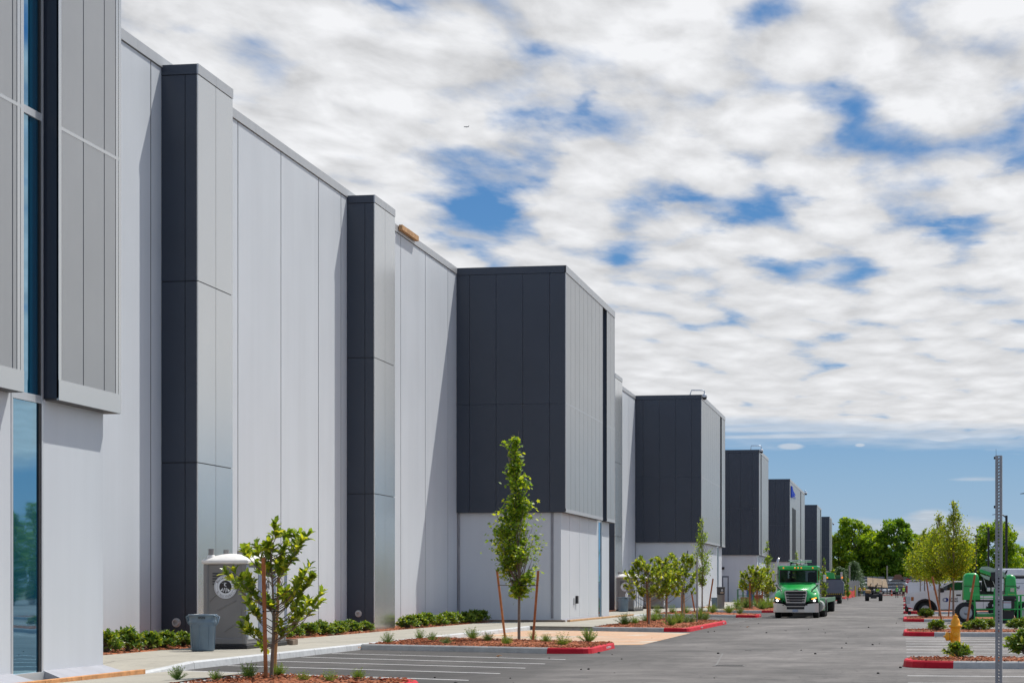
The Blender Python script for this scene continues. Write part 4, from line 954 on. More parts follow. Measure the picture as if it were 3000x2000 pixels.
bt(2185,1252,520,78,'green tree partly hidden by the tallest yellow-green tree',309,L_BIG,5950,0.05,0.04)
bt(2225,1245,430,67,'bright green tree left of the lamp posts',310,L_BIG,6800,0.05,0.04)
bt(2290,1205,400,128,'big full round tree behind the lamp posts on the right',311,L_BIG,14450,0.07,0.06,40)
bt(2350,1258,420,89,'green tree cut by the right edge of the picture',312,L_BIG,6800,0.05,0.05)
bt(2250,1290,400,78,'low dark tree under the round one on the right',313,L_BIG2,5950,0.05,0.00)
bt(2395,1245,410,89,'green tree just beyond the right edge',314,L_BIG,5100,0.05,0.05)
for i,(px,yt,D,w,lm,lb) in enumerate(((1990,1298,492,45,L_YEL,'small bright sapling behind the plywood load, left'),(2018,1312,492,30,L_YEL,'small bright sapling behind the plywood load, middle'),(2075,1306,492,50,L_YEL,'sunlit low tree right of the plywood load'),(2105,1300,492,40,L_YEL,'sunlit low tree behind the stop sign'),(1962,1318,492,24,L_YEL,'little bright bush tree at the end of the fence'),(2155,1300,492,60,L_BIG2,'low dark green tree behind the white vans'))):
    bt(px,yt,D,w,lb,330+i,lm,1800,.1,.04,16,.5)
for i,(px,yt,D,w,lm,lb) in enumerate(((2108,1225,500,80,L_BIG,'mid green tree closing the gap right of the ragged dark tree'),(2150,1222,505,80,L_BIG,'light green tree rising behind the left yellow-green trees'),(2195,1238,495,80,L_BIG,'light green tree between the tallest street tree and the lamp posts'),(1935,1285,492,60,L_BIG,'leafy lower tree closing the wood beside the farthest tower'),(2030,1255,495,80,L_BIG2,'dark tree filling the middle of the wood behind the ragged one'),(2120,1280,492,70,L_BIG2,'dark lower tree behind the left yellow-green trees'),(2165,1275,492,70,L_BIG,'green tree behind the white vans'),(2210,1290,460,70,L_BIG2,'dark green tree behind the green lift'),(2325,1290,430,80,L_BIG2,'low dark tree behind the service truck'))):
    bt(px,yt,D,w,lb,360+i,lm,5200,.04,.0,26)
# conifer
def conifer(label,px,ytop,D,Wpx,seed):
    p=ptd(px*1.27551,HY,D); H=EYE+(HY-ytop*1.27551)*D/F; W=Wpx*1.27551*D/F; rs=random.Random(seed); t=thing('conifer_tree',label,'tree',(p.x,p.y,0)); g=MB(); h=MB()
    g.path([(0,0,0),(0,0,H*.5),(0,0,H)],[.3,.18,.03],7); g.build('trunk',BARKD,t)
    for k in range(110):
        z=H*(.06+.92*k/110); r=W/2*(1-(z/H))**.8+.15; a=k*2.4; d=Vector((math.cos(a),math.sin(a),-.18))
        for q in range(34):
            f=rs.uniform(.15,1.); pp=Vector((0,0,z))+d*r*f+Vector((rs.gauss(0,.25),rs.gauss(0,.25),rs.gauss(0,.18))); dd=(d+Vector((rs.gauss(0,.5),rs.gauss(0,.5),rs.gauss(0,.3)-.1))).normalized()*.5; s=dd.orthogonal().normalized()*.06
            h.add([pp-s,pp+s,pp+dd],[(0,1,2)])
    h.build('crown',L_CON,t,fixn=False)
conifer('dark blue-green conifer beside the grey counterweight and the site fence',1962,1288,425,72,401)
conifer('lower dark conifer beside the farthest tower, behind the green machine',1930,1302,410,46,402)
# poplar row out to the right, seen mirrored in the tall window of the first tower
for i in range(13):
    rs=random.Random(500+i); x=54+rs.uniform(-2,3); y=184+i*2.6; H=8.6+rs.uniform(-1.2,1.6); t=thing('poplar_tree','columnar poplar reflected in the glass of the nearest tower','tree',(x,y,0),0,'poplars mirrored in the tall window'); g=MB(); h=MB(); g.path([(0,0,0),(0,0,H*.9)],[.15,.03],6); g.build('trunk',BARKD,t)
    for k in range(1500):
        z=H*rs.uniform(.05,1); r=1.5*math.sin(math.pi*min(1,.12+.8*(1-z/H)))*rs.uniform(.3,1); a=rs.uniform(0,6.28); quadleaf(h,Vector((r*math.cos(a),r*math.sin(a),z)),.35,rs)
    h.build('crown',L_BIG2,t,fixn=False)
# ---------------- site objects ----------------
GREY_P=mat('grey_moulded_plastic',(.22,.215,.21),.5,var=.08,vs=1.5); LGREY=mat('light_grey_plastic',(.50,.52,.53),.45,var=.04); WROOF=mat('white_translucent_roof',(.78,.76,.72),.5)
BLK=mat('black_rubber',(.014,.014,.015),.6,var=.2); BLUEG=mat('blue_grey_plastic',(.135,.20,.26),.45,var=.08,vs=4); DKG=mat('dark_grey_plastic',(.05,.052,.056),.5)
WHT=mat('white_vinyl',(.75,.77,.8),.4,var=.02); BLKV=mat('black_vinyl',(.012,.012,.014),.4,var=.02)
def arc_text(s,R_,a0,step,size,M,mt,parent,name,outer=True):
    objs=[]
    for i,ch in enumerate(s):
        if ch==' ': continue
        a=a0-step*i if outer else a0+step*i
        L_=Matrix.Translation((R_*math.cos(a),R_*math.sin(a),0))@Matrix.Rotation(a-math.pi/2 if outer else a+math.pi/2,4,'Z')
        objs.append((ch,L_))
    # join letters into one mesh
    g=MB()
    for ch,L_ in objs:
        o=text(ch,size,L_,mt,'tmp',None,.002); me=o.data
        g.add([v.co.copy() for v in me.vertices],[tuple(p.vertices) for p in me.polygons]); bpy.data.objects.remove(o)
    g.v=[M@v for v in g.v]; return g.build(name,mt,parent,fixn=False)
def potty():
    t=thing('portable_toilet','x','portable toilet')
    g=MB(); W,D,H=1.09,1.14,2.06     # x 0..-W, y 0..D ; street side at x=0
    g.bbox(-W+.05,-.05,.04,D-.04,.1,H,.03)
    for x in (-W,-.13):
        g.bbox(x,x+.13,0.0,.11,.1,H,.03); g.bbox(x,x+.13,D-.11,D,.1,H,.03)
    g.bbox(-W+.02,-.02,.01,D-.01,.1,.27,.03)
    for (a,b) in (((-.96,1.15),(-.67,1.42)),((-.77,.93),(-.27,1.17)),((-.58,.42),(-.12,.72))): g.tube((a[0]+.02,.035,a[1]),(b[0],.035,b[1]),.014,.014,6)
    g.build('cabin',GREY_P,t)
    g=MB()
    for j in (0,1):
        for k in range(5):
            x0=-.86+.31*j; g.box(x0,x0+.27,.018,.045,1.83-.065*k-.02,1.83-.065*k+.012)
    g.build('louvre',DKG,t)
    g=MB(); g.bbox(-.06,-.0,.16,D-.16,.22,H-.08,.02); g.build('door',LGREY,t); 
    g=MB(); 
    for y in (.02,D-.10): 
        g=MB()
        for k in range(3): g.bbox(-.05+.012*k,.012+.012*k,y+.02*k,y+.085-.02*k,.3,H-.03,.01)
        g.build('corner_rail',mat('pale_blue_grey_rail',(.42,.47,.55),.35,var=.05),t)
    g=MB(); 
    # roof: rim and shallow dome
    g.bbox(-W-.03,.04,-.03,D+.03,H-.01,H+.10,.03)
    n=10; vs=[];fs=[]
    for i in range(n+1):
        for j in range(n+1):
            u_=i/n;v_=j/n; z=H+.10+.15*(math.sin(math.pi*u_)**.6)*(math.sin(math.pi*v_)**.6); vs.append((-W+.0+W*u_,.0+D*v_,z))
    for i in range(n):
        for j in range(n): a=i*(n+1)+j; fs.append((a,a+1,a+n+2,a+n+1))
    g.add(vs,fs,0,True); g.lathe([(.12,0),(.09,.12),(.075,.13)],12,0,(-W+.14,.2,H+.08)); g.build('roof',WROOF,t)
    g=MB(); g.lathe([(.07,0),(.07,.16)],12,0,(-W+.14,.2,H+.2)); g.build('vent_pipe',GREY_P,t)
    g=MB(); g.bbox(-W-.02,.02,-.02,D+.02,.0,.11,.02); g.build('skid_base',BLK,t)
    for nm,M in (('logo',frame((-.53,.012,1.50),(1,0,0),(0,0,1))),('logo',frame((.004,D/2,1.50),(0,1,0),(0,0,1)))):
        g=MB(); g.lathe([(.285,0),(.285,.004)],32,0,(0,0,0)); g.v=[M@v for v in g.v]; lg=g.build(nm,WHT,t)
        g=MB(); 
        for r0,r1 in ((.262,.268),(.205,.209)):
            for k in range(32):
                a=2*math.pi*k/32;b=2*math.pi*(k+1)/32; g.add([(r*math.cos(q),r*math.sin(q),.006) for r,q in ((r0,a),(r1,a),(r1,b),(r0,b))],[(0,1,2,3)])
        g.lathe([(.155,.004),(.155,.007)],28); g.v=[M@v for v in g.v]; g.build('logo_ring',BLKV,lg,fixn=False)
        g=MB()
        for pts in (((-.13,-.085),(-.06,-.02),(-.075,-.1)),((-.06,-.13),(-.03,-.02),(-.01,-.02),(-.03,-.1)),((0,-.14),(.01,-.02),(.03,-.02),(.03,-.11)),((.06,-.12),(.045,-.03),(.12,-.09))): g.add([(x,y,.010) for x,y in pts],[tuple(range(len(pts)))])
        for k in range(8):
            a=1.2+k*.48;b=a+.48; g.add([(.045*math.cos(a)+.01,.045*math.sin(a)+.055,.01),(.045*math.cos(b)+.01,.045*math.sin(b)+.055,.01),(.032*math.cos(b)+.022,.034*math.sin(b)+.055,.01),(.032*math.cos(a)+.022,.034*math.sin(a)+.055,.01)],[(0,1,2,3)])
        for k in range(7): a=3.4+k*.38; g.add([(-.06+.05*math.cos(a),.12+.03*math.sin(a),.01),(-.06+.05*math.cos(a+.38),.12+.03*math.sin(a+.38),.01),(-.06+.044*math.cos(a+.38),.12+.025*math.sin(a+.38),.01),(-.06+.044*math.cos(a),.12+.025*math.sin(a),.01)],[(0,1,2,3)])
        g.v=[M@v for v in g.v]; g.build('logo_drawing',WHT,lg,fixn=False)
        arc_text('Porta Potties',.225,R(150),R(10.2),.075,M@Matrix.Translation((0,0,.006)),BLKV,lg,'logo_lettering')
        arc_text('By Anne Chambers',.232,R(212),R(7.6),.045,M@Matrix.Translation((0,0,.006)),BLKV,lg,'logo_lettering',False)
    return t
P0=potty(); P0['label']='nearest grey portable toilet with a white dome roof, beside the blue-grey bin'; P0['group']='grey portable toilets by the wall'
xr=-15.6; yc=[px2y(722,xr),px2y(759,xr),px2y(798,xr)]
P0.location=(xr,yc[0],.15)
dup(P0,(xr,yc[0]+1.19,.15),0,'second portable toilet of the near row, mostly hidden behind the first')
dup(P0,(xr-.02,yc[0]+2.38,.15),0,'last portable toilet of the near row, next to a wooden block')
def xatYp(px,Y): 
    t=(px-CX)/F; return Y*(t*c_-s_)/(c_+t*s_)
xf=xatYp(1857,132.5)
for i,lb in enumerate(('first portable toilet of the far row, with a hand-wash stand on its side','second portable toilet of the far row','third portable toilet of the far row','fourth portable toilet of the far row')):
    dup(P0,(xf,132.5+1.2*i,.15),0,lb)
xf2=xatYp(1944,149); dup(P0,(xf2,149,.15),0,'single portable toilet behind the mid island magnolias'); dup(P0,(xf2-1.3,149.1,.15),0,'portable toilet left of the one behind the mid island magnolias')
YB=yc[0]+4.1; g=MB((xr,YB,.15)); g.bbox(xr-.35,xr+.1,YB-.1,YB+.1,.15,.30,.01); g.bbox(xr-.35,xr-.25,YB-.4,YB-.11,.15,.28,.01); g.bbox(xr+.0,xr+.1,YB-.4,YB-.11,.15,.28,.01); tag(g.build('wooden_block',mat('old_wood',(.20,.15,.11),.85)),'small dark wooden pallet block on the sidewalk at the end of the near toilet row','block')
# round bins
def bin_(S=1.,col=BLUEG,brand=True):
    t=thing('waste_bin','x','bin'); g=MB()
    g.lathe([(.20,0),(.262,.01),(.275,.05),(.30,.62),(.322,.66),(.322,.70),(.312,.72),(.322,.82),(.335,.825),(.335,.86),(.30,.86),(.30,.6),(.26,.1),(.01,.09)],28); 
    for k in range(8):
        a=k*math.pi/4+.2; g.path([(.278*math.cos(a),.278*math.sin(a),.06),(.303*math.cos(a),.303*math.sin(a),.62)],.010,5)
    g.build('bin_body',col,t)
    for s in (-1,1):
        g=MB(); g.path([(s*.31,-.07,.84),(s*.40,-.06,.80),(s*.385,0,.66),(s*.32,0,.60)],.02,6); g.path([(s*.31,.07,.84),(s*.40,.06,.80),(s*.385,0,.66)],.02,6); g.build('handle',col,t)
    if brand:
        q=text('BRUTE',.055,frame((.13,-.315,.775),(.92,.38,0),(0,0,1)),BLKV,'lettering',t,.006,bold=.002)
    return t
B0=bin_(); b=gp(594,1906,.15); B0.location=b; B0.rotation_euler=(0,0,-.15); B0['label']='blue-grey round waste bin standing in front of the nearest portable toilet'; B0['group']='round waste bins'
dup(B0,gp(1826,1791,.15),.2,'blue-grey round bin in front of the far toilet row',scale=1.03)
b2=dup(B0,gp(1848,1789.5,.15),.4,'darker grey bin behind the blue-grey one at the far toilet row',scale=1.0)
for ch in b2.children:
    if ch.name.startswith('bin_body') or ch.name.startswith('handle'):
        ch.data=ch.data.copy(); ch.data.materials[0]=GREY_P; ch.scale=(.82,.82,1.08)
dup(B0,gp(2096,1781,.15),.1,'small blue-grey bin left of the tall dark lidded bin',scale=.88)
t=thing('tall_bin','tall dark grey litter bin with a hooded lid standing at the third tower corner','bin',gp(2112,1782,.15)); g=MB(); g.prism([(-.27,-.24),(.27,-.24),(.24,.24),(-.24,.24)],0,.05); g.lathe([(.22,.0),(.235,.03),(.265,.9),(.28,.92),(.28,.96)],20,0,(0,0,0),None,True); g.build('bin_body',GREY_P,t)
g=MB(); g.bbox(-.26,.26,-.24,.24,.96,1.46,.05); g.bbox(-.28,.28,-.26,.26,1.40,1.5,.03); l_=g.build('lid',DKG,t)
g=MB(); M=frame((.1,-.245,1.27),(1,0,0),(0,0,1)); 
for k in range(16):
    a=2*math.pi*k/16;b=2*math.pi*(k+1)/16; g.add([M@Vector((r*math.cos(q),r*math.sin(q),.004)) for r,q in ((.035,a),(.07,a),(.07,b),(.035,b))],[(0,1,2,3)])
g.build('emblem',WHT,l_,fixn=False); g=MB(); g.box(-.02,.2,-.25,-.243,1.07,1.13); g.build('sticker',mat('tan_sticker',(.55,.42,.28),.5),l_)
# hand-wash stand on far toilet
t=thing('hand_wash_stand','grey hand-wash stand with a white soap bottle beside the far toilet row','wash stand',(xf-.35,132.0,.15)); g=MB(); g.tube((0,0,0),(0,0,1.5),.06,.05,10); g.bbox(-.2,.2,-.15,.15,.8,.9,.02); g.path([(-.1,0,.95),(-.5,-.1,.65)],.015,5); g.path([(.1,0,.9),(.25,0,1.1),(.22,0,1.35)],.015,5); g.build('stand',GREY_P,t); g=MB(); g.lathe([(.07,0),(.08,.02),(.08,.18),(.03,.22),(.03,.3)],10,0,(.0,-.3,.88)); g.build('soap_bottle',WHT,t)
# fire hydrant
HYD=mat('hydrant_paint',(.95,.40,.008),.4,var=.06,vs=10,bump=.06)
p=ptd(2799,HY,47.9); t=thing('fire_hydrant','yellow-orange fire hydrant rising behind the big glossy shrub','hydrant',(p.x,p.y,.12))
g=MB(); g.lathe([(.14,0),(.14,.03),(.10,.05),(.10,.24),(.135,.25),(.135,.28),(.108,.30),(.105,.60),(.115,.64),(.145,.65),(.145,.685),(.10,.70),(.098,.77),(.075,.83),(.05,.86),(.055,.885),(.058,.90),(.02,.905)],24); g.build('barrel',HYD,t)
g=MB(); g.lathe([(.022,0),(.018,.05)],5,0,(0,0,.895)); g.build('operating_nut',HYD,t)
def nozzle(dirv,r,ln,z,nm='nozzle'):
    q=Vector(dirv).to_track_quat('Z','Y').to_matrix(); g=MB(); g.lathe([(r*.9,.05),(r*.9,.09),(r*1.05,.10),(r*1.05,.13),(r*1.12,.14),(r*1.12,ln),(r*.7,ln+.02),(.02,ln+.03),(.02,ln+.06)],16,0,(0,0,z),q); return g.build(nm,HYD,t)
nozzle((-1,-.15,0),.085,.2,.44); nozzle((.1,-1,0),.055,.15,.47); nozzle((-.1,1,0),.055,.15,.47)
g=MB(); g.lathe([(.096,.135),(.096,.142)],16,0,(0,0,.44),Vector((-1,-.15,0)).to_track_quat('Z','Y').to_matrix()); g.build('gasket',BLK,t)
# perforated posts
GALV=mat('galvanised_steel',(.30,.30,.315),.42,metal=.5,var=.1,vs=10)
def post(H=2.69,w=.051,pitch=.0254*1.0):
    t=thing('sign_post','x','post'); g=MB(); n=int(H/pitch); r=.0074; 
    for fy in (-w/2,w/2):
        for k in range(n):
            z=pitch*(k+.5); sq=[(-w/2,z-pitch/2),(0,z-pitch/2),(w/2,z-pitch/2),(w/2,z),(w/2,z+pitch/2),(0,z+pitch/2),(-w/2,z+pitch/2),(-w/2,z)]
            ci=[(r*math.cos(a),z+r*math.sin(a)) for a in [R(x) for x in (225,270,315,0,45,90,135,180)]]
            g.add([(a,fy,b) for a,b in sq]+[(a,fy,b) for a,b in ci],[(i,(i+1)%8,8+(i+1)%8,8+i) for i in range(8)])
            if fy<0:
                g.add([(a,fy,b) for a,b in ci]+[(a,fy+.003,b) for a,b in ci],[(i,(i+1)%8,8+(i+1)%8,8+i) for i in range(8)])
    for sx in (-w/2,w/2): g.add([(sx,-w/2,0),(sx,w/2,0),(sx,w/2,n*pitch),(sx,-w/2,n*pitch)],[(0,1,2,3)])
    g.build('perforated_tube',GALV,t,fixn=False)
    for z in (H-.04,H-.42):
        g=MB(); g.tube((-w/2-.012,-.005,z),(-w/2,-.005,z),.012,.012,6); g.build('bolt',DKG,t)
    g=MB(); g.tube((-w/2+.006,0,H-.1),(-w/2+.004,0,H+.03),.002,.001,4); g.build('wire',DKG,t)
    return t
pp=ptd(2926.3,HY,16.9); PO=post(); PO.location=(pp.x,pp.y,0); PO.rotation_euler=(0,0,-.12); PO['label']='perforated galvanised steel sign post without a sign, tall and close at the right'; PO['group']='bare perforated sign posts'
p=gp(2042,1824,.12); dup(PO,p,-.1,'thin perforated sign post far off at the red kerb of the mid island',scale=1.04)
# drain, manhole, leaves, debris
g=MB((0,0,0)); p=gp(2137,1949,0); o=thing('storm_drain','cast iron storm drain grate set in the middle of the lane','drain',(p.x,p.y,0)); g=MB(); g.box(-.33,.33,-.3,.3,-.02,.006); g.build('drain_frame',mat('cast_iron',(.10,.095,.09),.7),o)
g=MB(); 
for k in range(10): g.box(-.27+.057*k,-.245+.057*k,-.24,.24,.007,.011)
g.build('slot',mat('drain_void',(.006,.006,.006),.9),o)
g=MB(); p2=gp(2192,1904,0); tag(MB((p2.x,p2.y,0)).lathe([(.09,.0),(.09,.008)],14,0,(p2.x,p2.y,0)).build('valve_cover',mat('cast_iron',(0,0,0))),'small round iron valve cover in the lane ahead of the storm drain','cover')
g=MB(); a=gp(2095,1911,0);b=gp(2168,1911.5,0); g.add([(a.x,a.y,.003),(b.x,b.y,.003),(b.x,b.y+.1,.003),(a.x,a.y+.1,.003)],[(0,1,2,3)]); a2=gp(2115,1913,0);b2_=gp(2095,1948,0)
g.add([(a2.x,a2.y,.003),(a2.x+.04,a2.y,.003),(b2_.x+.04,b2_.y,.003),(b2_.x,b2_.y,.003)],[(0,1,2,3)]); g.build('road_seam',mat('pale_seam',(.16,.155,.15),.8),kind='structure')
LF=mat('dry_leaf',(.50,.22,.05),.6)
for px,py,s,lb in ((1462,1925,.16,'dry orange leaf lying across the farthest left parking line'),(2191,1838,.16,'pale leaf lying on the lane beyond the mid island'),(1175,1911.5,.05,'tiny white scrap of litter near the maple island kerb')):
    p=gp(px,py,.01); g=MB(p); leaf(g,p+Vector((-s/2,0,.02)),Vector((1,.3,.3)),Vector((0,0,1)),s,s*.6); leaf(g,p,Vector((-1,.2,.7)),Vector((0,0,1)),s*.6,s*.4); tag(g.build('fallen_leaf' if s>.1 else 'litter_scrap',LF if s>.1 else WHT,fixn=False),lb,'leaf' if s>.1 else 'litter')
p=gp(1060,1901,0); g=MB(p); rs=random.Random(4)
for k in range(60): q=p+Vector((rs.gauss(0,.12),rs.gauss(0,.35),rs.uniform(.005,.08))); quadleaf(g,q,.08,rs)
o=g.build('leaf_litter',LF,fixn=False); o['kind']='stuff'
g=MB(); rs=random.Random(31)
for k in range(46):
    x=rs.uniform(-8.5,2.5); y=36+rs.random()**1.5*70; r=rs.uniform(.012,.045); g.ball((x,y,r*.4),r,0,5,3,(1,rs.uniform(.6,1.3),.6))
o=g.build('gravel_debris',mat('dark_pebble',(.05,.045,.04),.9)); o['kind']='stuff'
# red kerb stencils
for (a,b,M_,nm) in (((1751,1901),(1774,1897),None,'x'),):
    pass
def stencil(x,y,s,dirv=(0,1,0),lb='NO PARKING FIRE LANE'):
    text(lb,s,frame((x,y,.075),dirv,(0,0,1)),mat('stencil_white',(.7,.7,.68),.6,var=.15),'kerb_stencil',None,.001)['kind']='structure'
stencil(-7.552,56.3,.085,(0,1,0)); stencil(-7.69,84.5,.085); stencil(-7.69,95.0,.085); stencil(-7.71,119.6,.085)
# street lamps
LAMPM=mat('black_lamp_paint',(.012,.013,.017),.4)
def lamp(px,ptop,D,lb,xarm=1.35):
    p=ptd(px,HY,D); H=EYE+(HY-ptop)*D/F; t=thing('street_lamp',lb,'street lamp',(p.x,p.y,0),0,'black street lamps of the parking lot')
    g=MB(); g.lathe([(.3,0),(.3,.7),(.27,.75)],14); g.build('lamp_base',KERB,t)
    g=MB(); g.bbox(-.11,.11,-.11,.11,.75,H,.02); g.build('pole',LAMPM,t)
    g=MB(); g.path([(-.05,0,H-.18),(-.3,0,H+.02),(-.6,0,H+.1)],[.07,.06,.05],8); g.build('arm',LAMPM,t)
    g=MB(); g.prism([(-.5,.14+H),(-.85,.17+H),(-xarm,.08+H),(-xarm,.05+H),(-.85,.08+H),(-.5,.04+H)],-.17,.17,'y'); g.build('lamp_head',LAMPM,t)
    return t
lamp(2948.5,1509,209,'nearest visible black street lamp, just right of the perforated post'); lamp(2896,1545,251,'middle black street lamp left of the perforated post'); lamp(2859.5,1567,289,'farthest black street lamp, the lowest and leftmost one'); lamp(3046,1448,160,'street lamp with only its lamp head reaching in at the right edge',1.4)
# thin wooden poles, stop sign
for px,yt,D,lb,r in ((2489,1656,420,'pale utility pole left of the tractor load, against the dark trees',.14),(2599,1656,420,'thin utility pole right of the plywood load',.12)):
    p=ptd(px,HY,D); g=MB((p.x,p.y,0)); g.path([(p.x,p.y,0),(p.x,p.y,EYE+(HY-yt)*D/F)],[r*1.2,r],8); tag(g.build('utility_pole',mat('weathered_pole',(.33,.30,.26),.8)),lb,'pole')
p=ptd(2660,HY,330); t=thing('stop_sign','red octagonal stop sign seen between the parked cars and the white van','sign',(p.x,p.y,0)); g=MB(); g.tube((0,.03,0),(0,.03,2.9),.04,.04,6); g.build('pole',GALV,t); g=MB(); g.prism([(.38*math.cos(R(22.5+45*k)),2.55+.38*math.sin(R(22.5+45*k))) for k in range(8)],-.01,.0,'y'); pl=g.build('sign_plate',mat('sign_red',(.42,.015,.03),.4),t)
text('STOP',.27,frame((0,-.012,2.55),(1,0,0),(0,0,1)),WHT,'lettering',pl,.002,bold=.008)
# airplane
p=ptd(1366,372,9000); t=thing('airplane','tiny dark airliner flying in front of the clouds','airplane',p,.35); AM=mat('airliner_dark',(.05,.06,.08),.5)
g=MB(); g.path([(13,0,0),(11,0,0),(-8,0,0),(-13,0,.8)],[.3,1.9,1.9,.5],10); g.build('fuselage',AM,t)
for s in (1,-1): g=MB(); g.prism([(3,s*1),(-2,s*15),(-4,s*15),(-3,s*1)] if s>0 else [(-3,s*1),(-4,s*15),(-2,s*15),(3,s*1)],-.6,-.2,'z'); g.build('wing',AM,t)
g=MB(); g.prism([(-9,1),(-13,7),(-15,7),(-13,.8)],-.3,.3,'y'); g.prism([(-11,0),(-13,5),(-14.5,5),(-13.5,0)],.6,1.0,'z'); g.prism([(-13.5,0),(-14.5,-5),(-13,-5),(-11,0)],.6,1.,'z'); g.build('tail',AM,t); t.scale=(.8,)*3
t.rotation_euler=(0,0,math.pi+.35)
# green lift basket and things around it at the fourth tower
GRN=mat('green_machine_paint',(.02,.42,.08),.35,var=.05,vs=3,coat=.3); GRND=mat('dark_green_paint',(.006,.13,.035),.45,var=.08); YEL=mat('yellow_paint',(.65,.50,.03),.5)
p=gp(2160,1770,.15); t=thing('lift_basket','green railed lift basket standing on the sidewalk behind the flowering magnolias','lift basket',p); g=MB(); L_=2.6; 
for x in (0,.45,.9,1.35,L_):
    for y in (0,1.): g.tube((x,y,.15),(x,y,1.28 if x<1.5 else .75),.03,.03,6)
for z in (1.28,.75): 
    for y in (0,1.): g.tube((0,y,z),(1.35 if z>1 else L_,y,z),.03,.03,6)
g.build('railing',GRND,t); g=MB(); g.bbox(-.3,L_,-.1,1.1,.0,.16,.02); g.build('deck',GRN,t); g=MB(); 
for k in range(16): g.box(-.28+.18*k,-.2+.18*k,-.12,-.101,.02,.13)
g.build('tread_edge',YEL,t,fixn=False)
p=gp(2196,1769,.15); g=MB(p); g.lathe([(.26,0),(.3,.1),(.3,.9),(.22,1.25),(.05,1.3)],12,0,p+Vector((0,.4,.3))); tag(g.build('blue_drum',mat('blue_tarp',(.01,.08,.42),.5,bump=.3)),'bright blue wrapped drum between the flowering magnolia trunks','drum')
p=gp(2215,1768,.15); g=MB(p); g.bbox(p.x-.3,p.x+.55,p.y,p.y+.8,.35,.95,.06); g.bbox(p.x-.2,p.x+.45,p.y+.1,p.y+.7,.15,.36,.04); tag(g.build('red_generator',mat('red_machine',(.45,.01,.015),.45,var=.1)),'red machine glimpsed between the flowering magnolia trunks','machine')
for px,lb in ((2178,'cardboard box left of the blue drum on the lift basket deck'),(2188,'cardboard box right beside the blue drum')):
    p=gp(px,1768,.31); g=MB(p); g.bbox(p.x-.22,p.x+.2,p.y-.2,p.y+.2,.31,.85,.01); tag(g.build('cardboard_box',mat('cardboard',(.28,.17,.09),.8)),lb,'box')
# site fence, lumber, safety netting, cones at the far left of the lane
FEN=mat('grey_fence_mesh',(.10,.105,.12),.7,var=.15,vs=1)
p=ptd(2481,HY,352); q=ptd(2518,HY,392); t=thing('site_fence','grey mesh-covered site fence at the far left of the lane','fence',(p.x,p.y,0)); dv=(q-p); dv.z=0; n=5
for k in range(n):
    a=dv*(k/n);b=dv*((k+1)/n)*1.0; g=MB(); g.add([a+Vector((0,0,.1)),b-dv.normalized()*.06+Vector((0,0,.1)),b-dv.normalized()*.06+Vector((0,0,2.7)),a+Vector((0,0,2.7))],[(0,1,2,3)]); g.add([a+Vector((0.05,0,.1)),b-dv.normalized()*.06+Vector((.05,0,.1)),b-dv.normalized()*.06+Vector((.05,0,2.7)),a+Vector((.05,0,2.7))],[(3,2,1,0)]); g.build('fence_panel',FEN,t,fixn=False)
    g=MB(); g.tube(a,a+Vector((0,0,2.85)),.05,.05,6); g.build('post',WHT,t)
g=MB((q.x,q.y,0)); rs=random.Random(8)
for k in range(9): x=q.x-2.2+k*.3; g.path([(x,q.y-1.5,.0),(x+rs.uniform(-.3,.3),q.y-.5,rs.uniform(2.2,2.9))],.07,4)
tag(g.build('lumber_stack',mat('lumber',(.36,.20,.12),.8,var=.25)),'brown boards leaning upright against the end of the site fence','lumber')
p=ptd(2476,HY,340);q=ptd(2504,HY,372); g=MB((p.x,p.y,0)); N0=14
for k in range(N0):
    a=p.lerp(q,k/N0);b=p.lerp(q,(k+1)/N0); h0=1.0+.10*math.sin(k*1.1); h1=1.0+.10*math.sin((k+1)*1.1); g.add([(a.x,a.y,0),(b.x,b.y,0),(b.x,b.y,h1),(a.x,a.y,h0),(a.x,a.y+.04,0),(b.x,b.y+.04,0),(b.x,b.y+.04,h1),(a.x,a.y+.04,h0)],[(0,1,2,3),(7,6,5,4),(3,2,6,7)])
tag(g.build('safety_netting',mat('red_netting',(.62,.03,.02),.6,var=.3,vs=3),fixn=False),'drooping bright red safety netting at the far left kerb','netting')
CONE=mat('traffic_orange',(.75,.10,.02),.5)
def cone(px,D,lb,h=.9):
    p=ptd(px,HY,D); t=thing('traffic_cone',lb,'cone',(p.x,p.y,0),0,'orange traffic cones and posts'); g=MB(); g.lathe([(.16,.03),(.03,h)],10); g.bbox(-.2,.2,-.2,.2,0,.04,.01); g.build('cone_body',CONE,t); g=MB(); g.lathe([(.118,h*.38),(.087,h*.56)],10); g.build('reflective_band',WHT,t)
for px,D,lb,h in ((2452,300,'red-orange cone nearest the trailer on the far kerb',.8),(2459,310,'second red-orange cone beside the trailer',.8),(2612.5,392,'tall orange cone between the telehandler and the green-vested worker',1.25),(2581,395,'orange cone behind the right rear wheel of the telehandler',1.2)): cone(px,D,lb,h)
p=ptd(2505.5,HY,360); g=MB((p.x,p.y,0)); g.lathe([(.1,0),(.1,1.75),(.05,1.85)],10,0,(p.x,p.y,0)); tag(g.build('yellow_bollard',YEL),'yellow post standing beside the red netting','post')
# far kerb of the cross lane
g=MB(); a=ptd(2545,HY,412);b=ptd(2650,HY,412); g.bbox(a.x,b.x,a.y,a.y+.4,0,.16,.02); g.build('kerb',RED,kind='structure')
